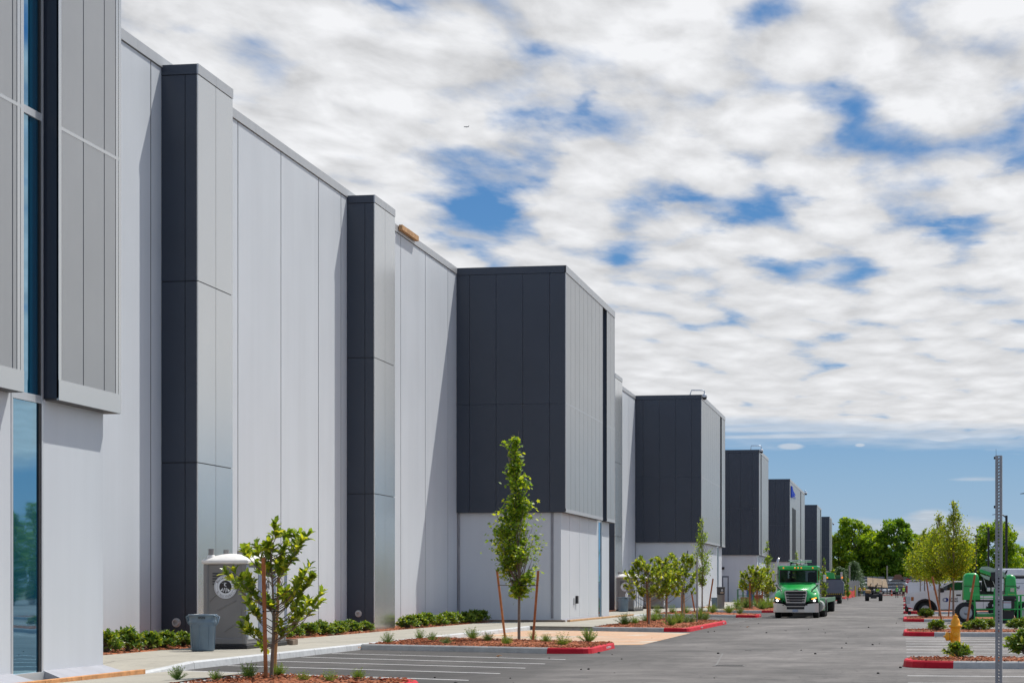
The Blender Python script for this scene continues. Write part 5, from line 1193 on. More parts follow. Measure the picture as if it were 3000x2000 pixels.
# brick house and pale shed behind the trees
def house(px0,px1,pt,D,lb,wallm,h):
    a=ptd(px0,HY,D);b=ptd(px1,HY,D); t=thing('brick_house',lb,'house',(a.x,a.y,0)); W=b.x-a.x; H=EYE+(HY-pt)*D/F
    g=MB(); g.box(0,W,0,6,0,H*.6); w=g.build('wall',wallm,t); g=MB(); g.prism([(-.4,H*.6),(W+.4,H*.6),(W*.75,H),(W*.25,H)],-.4,6.4,'y'); g.build('roof',mat('house_roof_'+h,(.20,.10,.07) if h=='a' else (.42,.46,.5),.8),t)
    for k in (.25,.65): g=MB(); g.box(W*k,W*k+1.2,-.05,.0,H*.2,H*.45); g.build('window',mat('dark_window_glass',(0,0,0)),t)
house(2614,2648,1682,455,'small house with a reddish brown roof behind the trunks, right of the plywood load',mat('house_brick',(.26,.12,.08),.85),'a')
house(2490,2508,1688,430,'pale grey-roofed shed behind the site fence',mat('shed_wall',(.35,.36,.38),.8),'b')
# ---------------- vehicles ----------------
CHR=mat('chrome',(.60,.58,.56),.3,metal=1.,var=.02); TYRE=mat('tyre',(.018,.018,.019),.75,var=.2,vs=8); RIM=mat('alloy_rim',(.42,.43,.45),.35,metal=.6)
TGRN=mat('truck_green',(.025,.46,.085),.25,var=.03,coat=.8); BLKP=mat('black_plastic',(.016,.016,.018),.5); WPT=mat('white_vehicle_paint',(.82,.83,.86),.25,var=.02,coat=.7)
GL=mat('vehicle_glass',(.012,.016,.02),.05,spec=.8); AMB=mat('amber_lens',(.75,.22,.01),.3,emit=(1,.35,.03,.5)); HLIT=mat('lit_headlamp',(.9,.9,.9),.2,emit=(1,.98,.95,6)); REDL=mat('red_lens',(.45,.01,.015),.3)
LENS=mat('headlamp_lens',(.55,.58,.62),.1,spec=.8); SEAT=mat('seat_fabric',(.02,.022,.028),.8)
def wheel(par,c,r,w,ax='x',rim=.58,name='wheel'):
    q=Vector((1,0,0) if ax=='x' else (0,1,0)).to_track_quat('Z','Y').to_matrix()
    g=MB(); g.lathe([(r*rim,-w/2),(r*.94,-w/2),(r,-w*.38),(r,w*.38),(r*.94,w/2),(r*rim,w/2)],24,0,c,q,cap=False); wh=g.build(name,TYRE,par)
    g=MB(); g.lathe([(r*rim,-w*.4),(r*rim*.9,-w*.42),(r*.25,-w*.3),(r*.2,-w*.44),(.01,-w*.44)],20,0,c,q); g.lathe([(.01,w*.44),(r*.2,w*.44),(r*.25,w*.3),(r*rim*.9,w*.42),(r*rim,w*.4)],20,0,c,q); g.build('rim',RIM,wh)
    return wh
# --- person
def skinmesh(pts,edges,rad,root=0,sub=1):
    me=bpy.data.meshes.new('t'); me.from_pydata(pts,edges,[]); o=bpy.data.objects.new('t',me); scene.collection.objects.link(o)
    md=o.modifiers.new('s','SKIN'); md.use_smooth_shade=True; sv=me.skin_vertices[0].data
    for i,r in enumerate(rad): sv[i].radius=(r,r) if isinstance(r,(int,float)) else r; sv[i].use_root=(i==root)
    m2=o.modifiers.new('u','SUBSURF'); m2.levels=sub; m2.render_levels=sub
    dg=bpy.context.evaluated_depsgraph_get(); out=bpy.data.meshes.new_from_object(o.evaluated_get(dg)); bpy.data.objects.remove(o); return out
def addmesh(me,name,mt,par,mats=None):
    me.materials.clear(); 
    for m_ in (mats or [mt]): me.materials.append(m_)
    o=bpy.data.objects.new(name,me); scene.collection.objects.link(o); o.parent=par; return o
SKIN=mat('skin',(.42,.24,.17),.6); 
def person(label,loc,rz,vest,sleeve,trous,hat,stride=.18,sit=False,group='construction workers in hi-vis vests'):
    t=thing('person',label,'person',loc,rz,group)
    hip=.93;z=0
    P=[(0,0,hip),(0,0,1.15),(0,0,1.38),(0,-.01,1.5),(0,-.02,1.58),(0,-.03,1.68)]; Rr=[(.15,.11),(.13,.10),(.16,.10),(.055,.055),(.075,.085),(.085,.10)]; E_=[(0,1),(1,2),(2,3),(3,4),(4,5)]
    for s in (-1,1):
        b=len(P); st=stride*s
        if sit: L_=[(s*.1,0,hip-.06),(s*.13,-.45,hip-.03),(s*.14,-.5,hip-.5),(s*.14,-.62,hip-.55)]
        else: L_=[(s*.1,0,hip-.08),(s*.11,-st*.6-.02,.5),(s*.11,-st*.9+(.08 if st<0 else 0),.09),(s*.12,-st*.9-.15,.04)]
        P+=L_; Rr+=[.10,.068,.045,(.045,.035)]; E_+=[(0,b),(b,b+1),(b+1,b+2),(b+2,b+3)]
        b=len(P); A=[(s*.2,0,1.42),(s*.27,.03+st*.3,1.14),(s*.27,-.1+st*.7,.92),(s*.265,-.13+st*.8,.84)] if not sit else [(s*.2,0,1.42),(s*.26,-.12,1.16),(s*.2,-.4,1.22),(s*.18,-.48,1.24)]
        P+=A; Rr+=[.058,.045,.032,.034]; E_+=[(2,b),(b,b+1),(b+1,b+2),(b+2,b+3)]
        w=A[3]
        for k in range(5):
            P.append((w[0]+s*(-.02 if k==4 else 0),w[1]-.03+.018*k-(.04 if k==4 else 0),w[2]-(.085,.095,.09,.075,.045)[k])); Rr.append(.009); E_.append((b+3,len(P)-1))
    me=skinmesh(P,E_,Rr); addmesh(me,'body',SKIN,t)
    # face details
    g=MB(); g.path([(0,-.115,1.66),(0,-.14,1.63)],[.012,.018],6); g.ball((-.035,-.115,1.675),.011); g.ball((.035,-.115,1.675),.011); g.box(-.028,.028,-.122,-.11,1.595,1.602)
    for s in (-1,1): g.ball((s*.088,-.02,1.65),.022)
    g.build('face',SKIN,t)
    def sc(idx,E2,k,nm,mt):
        m={j:i for i,j in enumerate(idx)}; me=skinmesh([P[j] for j in idx],[(m[a],m[b]) for a,b in E2],[tuple(x*k for x in (Rr[j] if isinstance(Rr[j],tuple) else (Rr[j],Rr[j]))) for j in idx]); return addmesh(me,nm,mt,t)
    sc([0,6,7,8,19,20,21],[(0,6),(6,7),(7,8),(0,19),(19,20),(20,21)],1.17,'trousers',trous)
    sc([1,2,10,11,12,23,24,25],[(1,2),(2,10),(10,11),(11,12),(2,23),(23,24),(24,25)],1.2,'shirt',sleeve)
    g=MB(); g.lathe([(.17,.88),(.19,.95),(.185,1.15),(.21,1.38),(.15,1.47),(.09,1.49)],16,0,(0,0,0),None,True,(1,.74)); v_=g.build('vest',vest,t)
    g=MB(); g.lathe([(.196,1.02),(.194,1.07)],16,0,(0,0,0),None,True,(1,.745)); g.build('reflective_band',WHT,v_)
    g=MB(); g.lathe([(.135,1.70),(.125,1.71),(.118,1.76),(.09,1.81),(.04,1.835),(.01,1.84)],14,0,(0,-.03,0),None,True,(.9,1.1)); g.build('hard_hat',hat,t)
    if not sit:
        g=MB()
        for i in (8,21): g.bbox(P[i][0]-.05,P[i][0]+.05,P[i][1]-.2,P[i][1]+.07,0,.1,.02)
        g.build('boots',mat('boot_leather',(.06,.035,.02),.7),t)
    return t
ORG=mat('hi_vis_orange',(.85,.22,.02),.6,emit=None); LIME=mat('hi_vis_lime',(.45,.75,.03),.6); HGR=mat('hi_vis_green',(.12,.55,.08),.6); HYE=mat('hi_vis_yellow',(.75,.65,.03),.6)
DRK=mat('dark_cloth',(.03,.03,.035),.8); JEAN=mat('blue_denim',(.10,.18,.32),.8); MAR=mat('maroon_cloth',(.10,.025,.03),.8); HW=mat('white_hard_hat',(.7,.7,.68),.35); HY_=mat('yellow_hard_hat',(.75,.5,.03),.35)
def gpos(px,D): q=ptd(px,HY,D); return Vector((q.x,q.y,0))
person('worker with a yellow vest over orange sleeves, white hard hat and dark trousers, walking',gpos(2517.5,386),math.pi,HYE,ORG,DRK,HW,.14)
person('worker in yellow vest, orange shirt, blue jeans and white hard hat left of the telehandler',gpos(2531.5,383),math.pi,HYE,ORG,JEAN,HW,.05)
person('worker in a green vest with a yellow hard hat and black trousers, walking',gpos(2627.5,336),math.pi+.2,HGR,mat('khaki_cloth',(.16,.15,.10),.8),DRK,HY_,.2)
person('worker in lime vest, maroon trousers and yellow hard hat, next to the white van',gpos(2647,341),math.pi,LIME,MAR,MAR,HY_,.16)
# --- green truck (local: front bumper at y=0, facing -Y)
def ty(px): return (px-690)/375.
def tz(py): return (1425-py)/375.
TL=gpos(0,1); fx=xatYp(2230+690/6.817,115.6)
TR=thing('semi_truck','green conventional semi truck with chrome bumper and grille, lit headlights, driving toward the camera','truck',(fx,115.6,0),-.02)
g=MB()
# hood and fenders as lofted sections (y, list of (x,z) half outline)
secs=[(.10,[(0,1.46),(.56,1.44),(.66,1.2),(.72,.95),(.80,.82),(1.05,.82),(1.13,.95),(1.12,1.06)]),
      (.35,[(0,1.56),(.62,1.54),(.74,1.36),(.86,1.28),(1.0,1.27),(1.12,1.22),(1.17,1.0),(1.17,.82)]),
      (.9,[(0,1.70),(.70,1.68),(.82,1.52),(.92,1.46),(1.06,1.42),(1.16,1.30),(1.19,1.1),(1.19,.85)]),
      (1.75,[(0,1.86),(.84,1.85),(.95,1.74),(.99,1.60),(1.06,1.45),(1.16,1.30),(1.18,1.1),(1.18,.7)]),
      (1.95,[(0,1.90),(.93,1.88),(1.0,1.76),(1.02,1.60),(1.06,1.45),(1.14,1.30),(1.16,1.1),(1.16,.7)])]
vs=[];row=[]
for y,pr in secs:
    full=[(-x,z) for x,z in reversed(pr[1:])]+pr; row.append(len(full)); vs+=[(x,y,z) for x,z in full]
n=row[0]; fs=[(i*n+k,i*n+k+1,(i+1)*n+k+1,(i+1)*n+k) for i in range(len(secs)-1) for k in range(n-1)]+[tuple(range(n))]
g.add(vs,fs,0,True); hood=g.build('hood',TGRN,TR)
g=MB(); g.box(-.12,.12,-.02,.0,0,.03,0,Matrix.Translation((0,.14,1.475))); g.build('hood_vent',BLKP,hood)
g=MB() # cab shell with pillars: lower, roof, posts
g.bbox(-1.03,1.03,1.95,4.1,.75,1.87,.05); g.add([(-1.05,1.95,1.86),(1.05,1.95,1.86),(1.0,2.15,2.52),(-1.0,2.15,2.52)],[]) 
for s in (-1,1):
    g.prism([(s*1.04,1.86),(s*.975,1.86),(s*.975,2.56),(s*1.04,2.56)],2.0,2.12,'y'); g.prism([(s*1.04,1.86),(s*.97,1.86),(s*.97,2.56),(s*1.04,2.56)],3.3,4.1,'y')
g.bbox(-1.05,1.05,1.98,4.1,2.52,2.78,.06)
g.bbox(-1.04,1.04,1.86,2.02,2.55,2.77,.04)
g.box(-1.0,1.0,4.05,4.1,1.86,1.95); g.box(-.25,.25,4.05,4.1,1.9,2.55); g.box(-1,-.72,4.05,4.1,1.9,2.55); g.box(.78,1,4.05,4.1,1.9,2.55)
cab=g.build('cab',TGRN,TR)
g=MB(); g.box(-.97,.97,3.98,4.04,1.86,2.53); 
def ring(g,x0,x1,z0,z1,y,w,m=0): 
    g.box(x0,x1,y,y+.03,z0,z0+w,m); g.box(x0,x1,y,y+.03,z1-w,z1,m); g.box(x0,x0+w,y,y+.03,z0+w,z1-w,m); g.box(x1-w,x1,y,y+.03,z0+w,z1-w,m)
g2=MB(); ring(g2,-1.0,1.0,1.87,2.55,1.97,.05); g2.build('windshield_seal',BLKP,cab)
WS=bpy.data.materials.new('windshield_glass'); WS.use_nodes=True; nn=WS.node_tree.nodes; ll=WS.node_tree.links; bb=nn['Principled BSDF']; bb.inputs['Base Color'].default_value=(.01,.014,.018,1); bb.inputs['Roughness'].default_value=.04; tt=nn.new('ShaderNodeBsdfTransparent'); tt.inputs[0].default_value=(.55,.66,.65,1); mm=nn.new('ShaderNodeMixShader'); mm.inputs[0].default_value=.62; ll.new(bb.outputs[0],mm.inputs[1]); ll.new(tt.outputs[0],mm.inputs[2]); ll.new(mm.outputs[0],nn['Material Output'].inputs[0])
g=MB(); g.box(-.955,.955,1.985,1.99,1.915,2.505); g.build('windshield',WS,cab)
for s in (-1,1): g=MB(); g.box(s*1.035-.004,s*1.035+.004,2.14,3.28,1.9,2.5); g.build('side_window',GL,cab)
g=MB(); g.bbox(.42,.92,3.2,3.4,1.75,2.45,.08); g.build('seat',SEAT,TR); g=MB(); g.bbox(-.92,.92,2.1,2.3,1.6,1.95,.04); g.build('dashboard',SEAT,TR)
drv=person('truck driver in a reddish shirt behind the windshield of the green truck',(fx-.42,115.6+2.9,1.05-.15),0,mat('red_plaid',(.45,.10,.07),.8,var=.3,vs=20),mat('red_plaid',(0,0,0)),DRK,SEAT,0,True,'x'); del drv['group']; drv.scale=(.95,.95,.82)
g=MB(); # bumper chrome
for s in (-1,1):
    g.add([(s*1.19,.28,.80),(s*1.17,.05,.80),(s*.66,-.10,.74),(s*.44,-.12,.60),(s*.44,-.12,.33),(s*1.15,.02,.31),(s*1.19,.28,.31)],[]); pts=[(1.19,.30),(1.17,.08),(1.0,-.04),(.66,-.12),(.46,-.14)]; tops=[.80,.80,.79,.75,.62]
    vv=[]
    for (x,y),tp in zip(pts,tops): vv+= [(s*x,y,.31),(s*x,y,tp),(s*x,y+.08,tp+.0)]
    g.add(vv,[(i*3+a,i*3+a+1,(i+1)*3+a+1,(i+1)*3+a) for i in range(4) for a in (0,1)],0,False)
g.box(-.46,.46,-.14,-.10,.31,.47); g.box(-.46,.46,-.12,-.08,.60,.635); bmp=g.build('bumper',CHR,TR)
g=MB(); g.box(-.5,.5,-.05,.12,.33,.80); g.build('air_intake',BLKP,TR); g=MB(); g.box(-.16,.14,-.15,-.142,.33,.46); g.build('number_plate',mat('plate_blue_white',(.35,.42,.55),.4,var=.3,vs=30),bmp)
for s in (-1,1): g=MB(); g.lathe([(.035,0),(.035,.01)],10,0,(s*.62-.03,-.125,.69),Vector((0,-1,0)).to_track_quat('Z','Y').to_matrix()); g.build('tow_hole',BLKP,bmp)
g=MB(); # grille
tr=[(-.60,1.38),(-.54,1.46),(.54,1.46),(.60,1.38),(.50,.79),(-.50,.79)]; ins=[(-.54,1.36),(-.50,1.41),(.50,1.41),(.54,1.36),(.45,.83),(-.45,.83)]
vs=[(x,.02,z) for x,z in tr]+[(x,.02,z) for x,z in ins]+[(x,.09,z) for x,z in tr]; g.add(vs,[(i,(i+1)%6,6+(i+1)%6,6+i) for i in range(6)]+[(i,(i+1)%6,12+(i+1)%6,12+i) for i in range(6)])
for z in (1.24,1.10,.965,.84): 
    w=.45+(z-.83)/.53*.09; g.bbox(-w,w,.015,.05,z-.012,z+.012,.005); g.bbox(-w,-w+.13,.01,.05,z-.005,z+.035,.006); g.bbox(w-.13,w,.01,.05,z-.005,z+.035,.006)
gr=g.build('grille',CHR,TR); g=MB(); g.prism(ins,.07,.09,'y'); g.build('grille_mesh',BLKP,gr)
for s in (-1,1):
    g=MB(); g.add([(s*.74,.06,.86),(s*1.10,.12,.84),(s*1.12,.14,1.0),(s*1.06,.12,1.14),(s*.84,.05,1.03)],[(0,1,2,3,4)],0); g.v=[v+Vector((0,-.03,0)) for v in g.v]; hl=g.build('headlight',mat('headlamp_dark',(.06,.065,.07),.15),TR)
    g=MB(); g.ball((s*.965,.06,.93),.065,0,10,6,(1.1,.3,.8)); g.build('lit_lamp',HLIT,hl)
    g=MB(); g.add([(s*.82,.012,1.02),(s*1.07,.08,1.11),(s*1.09,.09,1.05),(s*.83,.012,.985)],[(0,1,2,3)]); g.build('turn_signal',mat('lit_amber',(.9,.4,.03),.3,emit=(1,.45,.05,2.0)),hl)
for x in (-.78,-.17,0,.17,.78): g=MB(); g.ball((x,1.85,2.665),.045,0,8,6); g.build('marker_light',AMB,TR)
g=MB(); 
for x in (-.27,.35): g.bbox(x-.11,x+.11,2.1,2.3,2.77,2.88,.02)
rk=g.build('roof_box',mat('pale_green_box',(.45,.55,.5),.4),TR)
g=MB(); g.tube((-.53,2.2,3.075),(.70,2.2,3.06),.025,.025,8); g.tube((-.50,2.5,3.0),(.68,2.5,2.99),.022,.022,8)
for x in (-.2,.4): g.tube((x,2.3,2.86),(x,2.3,3.03),.015,.015,6)
g.ball((.12,2.18,3.06),.06,0,8,6); g.build('antenna_rack',CHR,TR)
g=MB(); g.path([(-1.14,2.2,.7),(-1.14,2.2,2.7),(-1.13,2.2,2.95),(-1.09,2.25,3.12),(-1.07,2.4,3.17)],[.055,.075,.075,.065,.06],12); g.build('exhaust_stack',CHR,TR)
for s,x0,x1,z0,z1 in ((-1,-1.40,-1.24,1.94,2.36),(1,1.31,1.48,1.90,2.30)):
    g=MB(); g.bbox(x0,x1,1.9,2.05,z0,z1,.03); m_=g.build('mirror',CHR,TR); g=MB(); xm=(x0+x1)/2; g.path([(xm,1.97,z0),(xm-s*.1,2.0,z0-.1),(s*1.03,2.05,z0-.12)],.02,6); g.path([(xm,1.97,z1-.1),(s*1.03,2.05,z1)],.015,6); g.build('mirror_arm',BLKP,m_)
    g=MB(); xh=s*1.10; g.bbox(xh-.1,xh+.1,.8,.92,1.73,1.86,.03); m_=g.build('hood_mirror',CHR,TR); g=MB(); g.path([(xh,.85,1.74),(s*.98,.75,1.62),(s*.82,.6,1.48),(s*.78,.5,1.36)],[.028,.035,.035,.03],6); g.build('mirror_arm',BLKP,m_)
for s in (-1,1): wheel(TR,(s*1.0,1.15,.5),.5,.3); 
for s in (-1,1):
    for y in (5.6,6.95): wheel(TR,(s*.95,y,.5),.5,.6)
g=MB(); g.box(-.45,.45,1.3,7.6,.55,.85); g.bbox(-.98,.98,.45,3.9,.45,.8,.04); g.build('chassis',BLKP,TR); 
for s in (-1,1): g=MB(); g.tube((s*1.0,2.6,.62),(s*1.0,4.2,.62),.3,.3,14); g.build('fuel_tank',CHR,TR)
for s in (1,):
    g=MB(); g.bbox(s*.98-.25,s*.98+.28,4.9,5.0,.35,1.05,.02); g.bbox(s*.98-.25,s*.98+.28,7.5,7.55,.3,1.0,.02); g.build('mudguard',mat('pale_green_fender',(.30,.50,.33),.4),TR)
# lowboy trailer and the machine it carries
tx=fx-.25; t=thing('flatbed_trailer','low flatbed trailer with pale green edges pulled behind the green truck','trailer',(tx,123.4,0),0)
g=MB(); g.bbox(-1.2,1.2,1,27,.75,.95,.03); g.bbox(-1.2,1.2,-.5,3,1.0,1.25,.03); g.box(-.5,.5,1,27,.5,.75); g.build('deck',mat('dark_deck',(.05,.055,.05),.7),t)
g=MB(); g.bbox(1.2,1.26,1,27,.7,.98,.01); g.bbox(1.0,1.3,9.5,9.8,.25,.95,.02); g.build('side_rail',mat('trailer_edge_green',(.07,.20,.10),.5),t)
for y in (10.5,24.,25.4):
    for s in (-1,1): wheel(t,(s*1.0,y,.46),.46,.5)
D0=215.; ppm=F/(D0+.5)
def CW(px,py): q=ptd(px,py,D0); return q
a=CW(2382,1741);b=CW(2473,1697)
BL=thing('boom_lift','grey and green boom lift with black and yellow striped counterweight, standing beyond the trailer','boom lift',(a.x,a.y,0)); W=b.x-a.x; z0=a.z;z1=b.z
g=MB(); pl=[(0,z0+.06),(W*.02,z0),(W*.96,z0),(W*.99,z0+.3),(W,z1-.35),(W*.95,z1-.1),(W*.88,z1),(0,z1)]; g.prism(pl,0,1.2,'y'); cw=g.build('counterweight',mat('slate_grey_paint',(.13,.16,.21),.4,var=.05),BL)
g=MB(); 
for k in range(14): x=W*.04+k*W*.066; g.add([(x,-.012,z0+.02),(x+.07,-.012,z0+.02),(x+.13,-.012,z0+.13),(x+.06,-.012,z0+.13)],[(0,1,2,3)])
g.build('hazard_stripe',YEL,cw,fixn=False); g=MB(); g.box(W*.02,W*.95,-.01,-.004,z0,z0+.15); g.build('stripe_band',BLKP,cw)
text('CAUTION',.14,frame((W*.27,-.012,z0+.62),(1,0,0),(0,0,1)),WHT,'lettering',cw,.002); g=MB(); g.lathe([(.09,0),(.09,.01)],12,0,(W*.24,-.004,z0+.85),Vector((0,-1,0)).to_track_quat('Z','Y').to_matrix()); g.build('warning_badge',YEL,cw)
g=MB(); g.box(.2,W-.3,.1,1.5,z0-.28,z0-.01);  g.bbox(W*.45,W*.9,.2,1.2,z1,z1+.1,.02); g.build('turntable',BLKP,BL)
h0=CW(2392,1691).z; h1=CW(2440,1675).z
g=MB(); g.prism([(W*.02,z1),(W*.02,h1-.12),(W*.45,h1-.03),(W*.55,h1),(W*.66,h1-.08),(W*.70,z1+.1),(W*.70,z1)],.3,1.3,'y'); g.build('engine_cover',GRN,BL)
g=MB(); g.bbox(W*.72,W*.88,.35,.7,z1,z1+.42,.04); g.build('control_box',GRND,BL); g=MB(); g.bbox(W*.88,W*.95,.3,.5,z1,z1+.75,.02); g.build('operator_panel',mat('pale_panel',(.5,.52,.5),.5),BL)
for x in (.46,.94): g=MB(); g.ball((W*x,.1,z1+.2),.09,0,8,6); g.build('beacon',mat('lit_orange_beacon',(.8,.2,.02),.3,emit=(1,.3,.02,.8)),BL)
for x in (.5,W-.5): wheel(BL,(x,.9,.48),.48,.4); wheel(BL,(x,3.2,.48),.48,.4)
g=MB(); g.box(.3,W-.3,.6,3.4,.35,z0-.27); g.build('chassis',GRND,BL)
g=MB(); qa=CW(2392,1685);qb=CW(2411,1675); g.bbox(-.2,qb.x-a.x,4,6,2.2,qb.z,.03); bx_=g.build('canopy',mat('grey_canopy',(.42,.40,.40),.4),BL); g=MB(); g.box(-.15,qb.x-a.x-.35,3.97,4.0,2.2,qb.z-.35); g.build('canopy_window',BLKP,bx_)
# --- telehandler with plywood
tp=gpos(2559.5,253); TH_=thing('telehandler','tan and black telehandler driving away with plywood sheets on its forks','telehandler',tp,0); TAN=mat('tan_machine_paint',(.55,.33,.13),.45,var=.1)
for s in (-1,1):
    for y in (.6,3.6): wheel(TH_,(s*.78,y,.52),.52,.42)
g=MB(); g.bbox(-.6,.6,.1,4,.45,.85,.05); g.bbox(-.35,.35,-.05,.15,.3,.75,.03); g.build('chassis',BLKP,TH_)
g=MB(); g.bbox(-.95,-.35,.3,3.,.85,1.3,.08); g.build('engine_cover',TAN,TH_)
g=MB(); g.bbox(.2,.9,1.0,1.05,.95,1.05,.01)
for x in (.2,.88):
    for y in (1.,2.2): g.tube((x,y,.85),(x,y,1.8),.04,.04,6)
g.bbox(.15,.93,.95,2.25,1.78,1.85,.03); g.bbox(.2,.9,1.,2.2,.8,1.0,.03); g.build('cab',BLKP,TH_)
g=MB(); g.bbox(-.3,.02,-.2,3.2,.95,1.3,.04,0,Matrix.Rotation(R(-6),4,'X')); g.build('boom',BLKP,TH_)
g=MB(); 
for x in (-.5,.25): g.path([(x,3.4,1.0),(x+.05,3.0,1.8),(x+.2,2.8,2.1)],.05,6)
g.bbox(-.7,.6,3.0,3.1,1.45,1.6,.02); g.build('fork_carriage',BLKP,TH_)
op=person('telehandler operator in a bright lime jacket',tp+Vector((.42,1.75,.35)),math.pi,LIME,LIME,DRK,HW,0,True,'x'); del op['group']; op.scale=(.9,.9,.72)
PLY=mat('plywood_face',(.50,.36,.22),.8,var=.1,vs=2)
dP=256.; q0=ptd(2540.5,1715,dP);q1=ptd(2557.5,1717,dP);q2=ptd(2585,1719,dP);q3=ptd(2602,1719.5,dP); u0=ptd(2540.2,1690,dP);u1=ptd(2557,1692,dP);u2=ptd(2584,1694.3,dP);u3=ptd(2596,1695.5,dP)
for i,(a_,b_,c__,d_) in enumerate(((q0,q1,u1,u0),(q1,q2,u2,u1),(q2,q3,u3,u2))):
    k=Vector((.02,0,0)); g=MB(a_); bk=Vector((0,.9,.0)); A=[a_+k,b_-k,c__-k+bk,d_+k+bk]; g.add(A+[v+Vector((0,.12,-.05)) for v in A],[(0,1,2,3),(7,6,5,4),(0,4,5,1),(1,5,6,2),(2,6,7,3),(3,7,4,0)])
    tag(g.build('plywood_stack',PLY),['left','middle','right'][i]+' stack of tan plywood sheets tilted on the telehandler forks','plywood','plywood stacks on the telehandler')
# --- white pickup (faces -X); local origin at front bumper bottom, near side y=0
def px_(x): return (x-275)/290.
def pz_(y): return (570-y)/290.
def pickup(full=True):
    t=thing('pickup_truck','x','pickup truck'); W=2.0
    wx=px_(575); wr=.43; ar=.62
    arch=lambda cx:[(cx+ar*math.cos(a),.42+ar*.98*math.sin(a)) for a in [math.pi-math.pi*k/10 for k in range(11)]]
    up=[(.05,.75),(.02,1.15),(.12,1.27),(.4,1.36),(.8,1.42),(1.5,1.47),(6.25,1.47),(6.28,.7)]
    # side profile polygon: bottom with wheel arches
    rear=4.75
    low=[(6.2,.55)]+[(p[0],p[1]) for p in reversed(arch(rear))]+[(rear-ar,.47)]+[(wx+ar,.47)]+[(p[0],p[1]) for p in reversed(arch(wx))]+[(wx-ar,.5),(.08,.6)]
    poly=up+low; g=MB(); 
    g.prism(poly,0,.03,'y',0); g.prism(poly,W-.03,W,'y',0)
    tops=[(.05,.62)]+up
    g.add([p for x,z in tops for p in ((x,.03,z),(x,W-.03,z))],[(2*i,2*i+1,2*i+3,2*i+2) for i in range(len(tops)-1)],0,True)
    body=g.build('body',WPT,t)
    g=MB(); roof=1.95
    cabp=[(1.5,1.46),(2.28,roof-.08),(2.45,roof),(3.95,roof),(4.05,roof-.08),(4.1,1.46)]
    # roof and pillars
    for y0,y1 in ((.06,.12),(W-.12,W-.06)):
        g.prism([(1.5,1.46),(1.62,1.46),(2.36,roof-.1),(2.45,roof-.06),(2.45,roof),(2.28,roof-.06)],y0,y1,'y'); g.prism([(2.95,1.46),(3.08,1.46),(3.08,roof-.05),(2.95,roof-.05)],y0,y1,'y'); g.prism([(3.95,1.46),(4.1,1.46),(4.05,roof-.02),(3.9,roof-.02)],y0,y1,'y')
    g.bbox(2.3,4.05,.06,W-.06,roof-.06,roof+.01,.03); g.build('cab',WPT,t)
    g=MB(); g.prism([(1.66,1.48),(2.36,roof-.09),(2.93,roof-.07),(2.93,1.48)],.075,.08,'y'); g.prism([(3.1,1.48),(3.1,roof-.07),(3.9,roof-.07),(3.94,1.48)],.075,.08,'y'); g.prism([(1.66,1.48),(2.36,roof-.09),(2.93,roof-.07),(2.93,1.48)],W-.08,W-.075,'y'); g.build('side_window',GL,t,fixn=False)
    g=MB(); g.add([(1.56,.12,1.48),(1.56,W-.12,1.48),(2.34,W-.14,roof-.08),(2.34,.14,roof-.08)],[(0,1,2,3)]); g.add([(4.08,.12,1.48),(4.08,W-.12,1.48),(4.03,W-.14,roof-.08),(4.03,.14,roof-.08)],[(3,2,1,0)]); g.build('windshield',GL,t,fixn=False)
    g=MB(); 
    for cx in (wx,rear):
        pts=arch(cx); n=len(pts); inn=[(cx+(ar-.1)*math.cos(a),.42+(ar-.1)*.98*math.sin(a)) for a in [math.pi-math.pi*k/10 for k in range(11)]]
        for y in (-.05,): g.add([(x,y,z) for x,z in pts]+[(x,y,z) for x,z in inn]+[(x,.02,z) for x,z in pts],[(i,i+1,n+i+1,n+i) for i in range(n-1)]+[(i,i+1,2*n+i+1,2*n+i) for i in range(n-1)],0,True)
    g.build('wheel_arch_trim',BLKP,t,fixn=False)
    g=MB(); 
    for cx in (wx,rear): g.box(cx-ar+.02,cx+ar-.02,.25,W-.25,.45,1.0)
    g.box(.4,6,.3,W-.3,.4,.62); g.build('underbody',BLKP,t)
    g=MB(); g.bbox(-.02,.16,.02,W-.02,.34,.68,.05); g.bbox(.12,.3,.1,W-.1,.2,.36,.03); g.build('bumper',BLKP,t)
    g=MB(); g.bbox(.0,.06,.35,W-.35,.72,1.16,.02); g.build('grille',BLKP,t)
    for y0,y1 in ((-.012,.33),(W-.33,W+.012)): g=MB(); g.bbox(.02,.27,y0,y1,.74,1.17,.03); h_=g.build('headlight',LENS,t); g=MB(); g.box(.29,.43,y0 if y0<0 else y1-.01,y0+.012 if y0<0 else y1,.92,1.12); g.build('amber_reflector',mat('amber_reflector_plastic',(.42,.14,.03),.4),h_)
    for cx in (wx,rear):
        for y in (.18,W-.18): wheel(t,(cx,y,.43),.43,.28,'y')
    g=MB(); g.bbox(1.75,2.0,-.25,-.05,1.36,1.62,.04); g.build('mirror',BLKP,t); g=MB(); g.bbox(2.62,2.86,-.018,0,1.18,1.26,.01); g.build('door_handle',BLKP,t)
    g=MB(); g.box(1.6,1.69,-.006,0,.92,1.12); g.build('fender_vent',BLKP,t)
    g=MB(); 
    for x in (1.78,2.97,4.0): g.box(x,x+.014,-.004,.0,.52,1.45)
    g.build('door_seam',BLKP,t)
    B2=mat('logo_blue',(.012,.035,.22),.4); B3=mat('logo_grey',(.35,.38,.46),.4)
    g=MB(); q=Vector((0,-1,0)).to_track_quat('Z','Y').to_matrix(); 
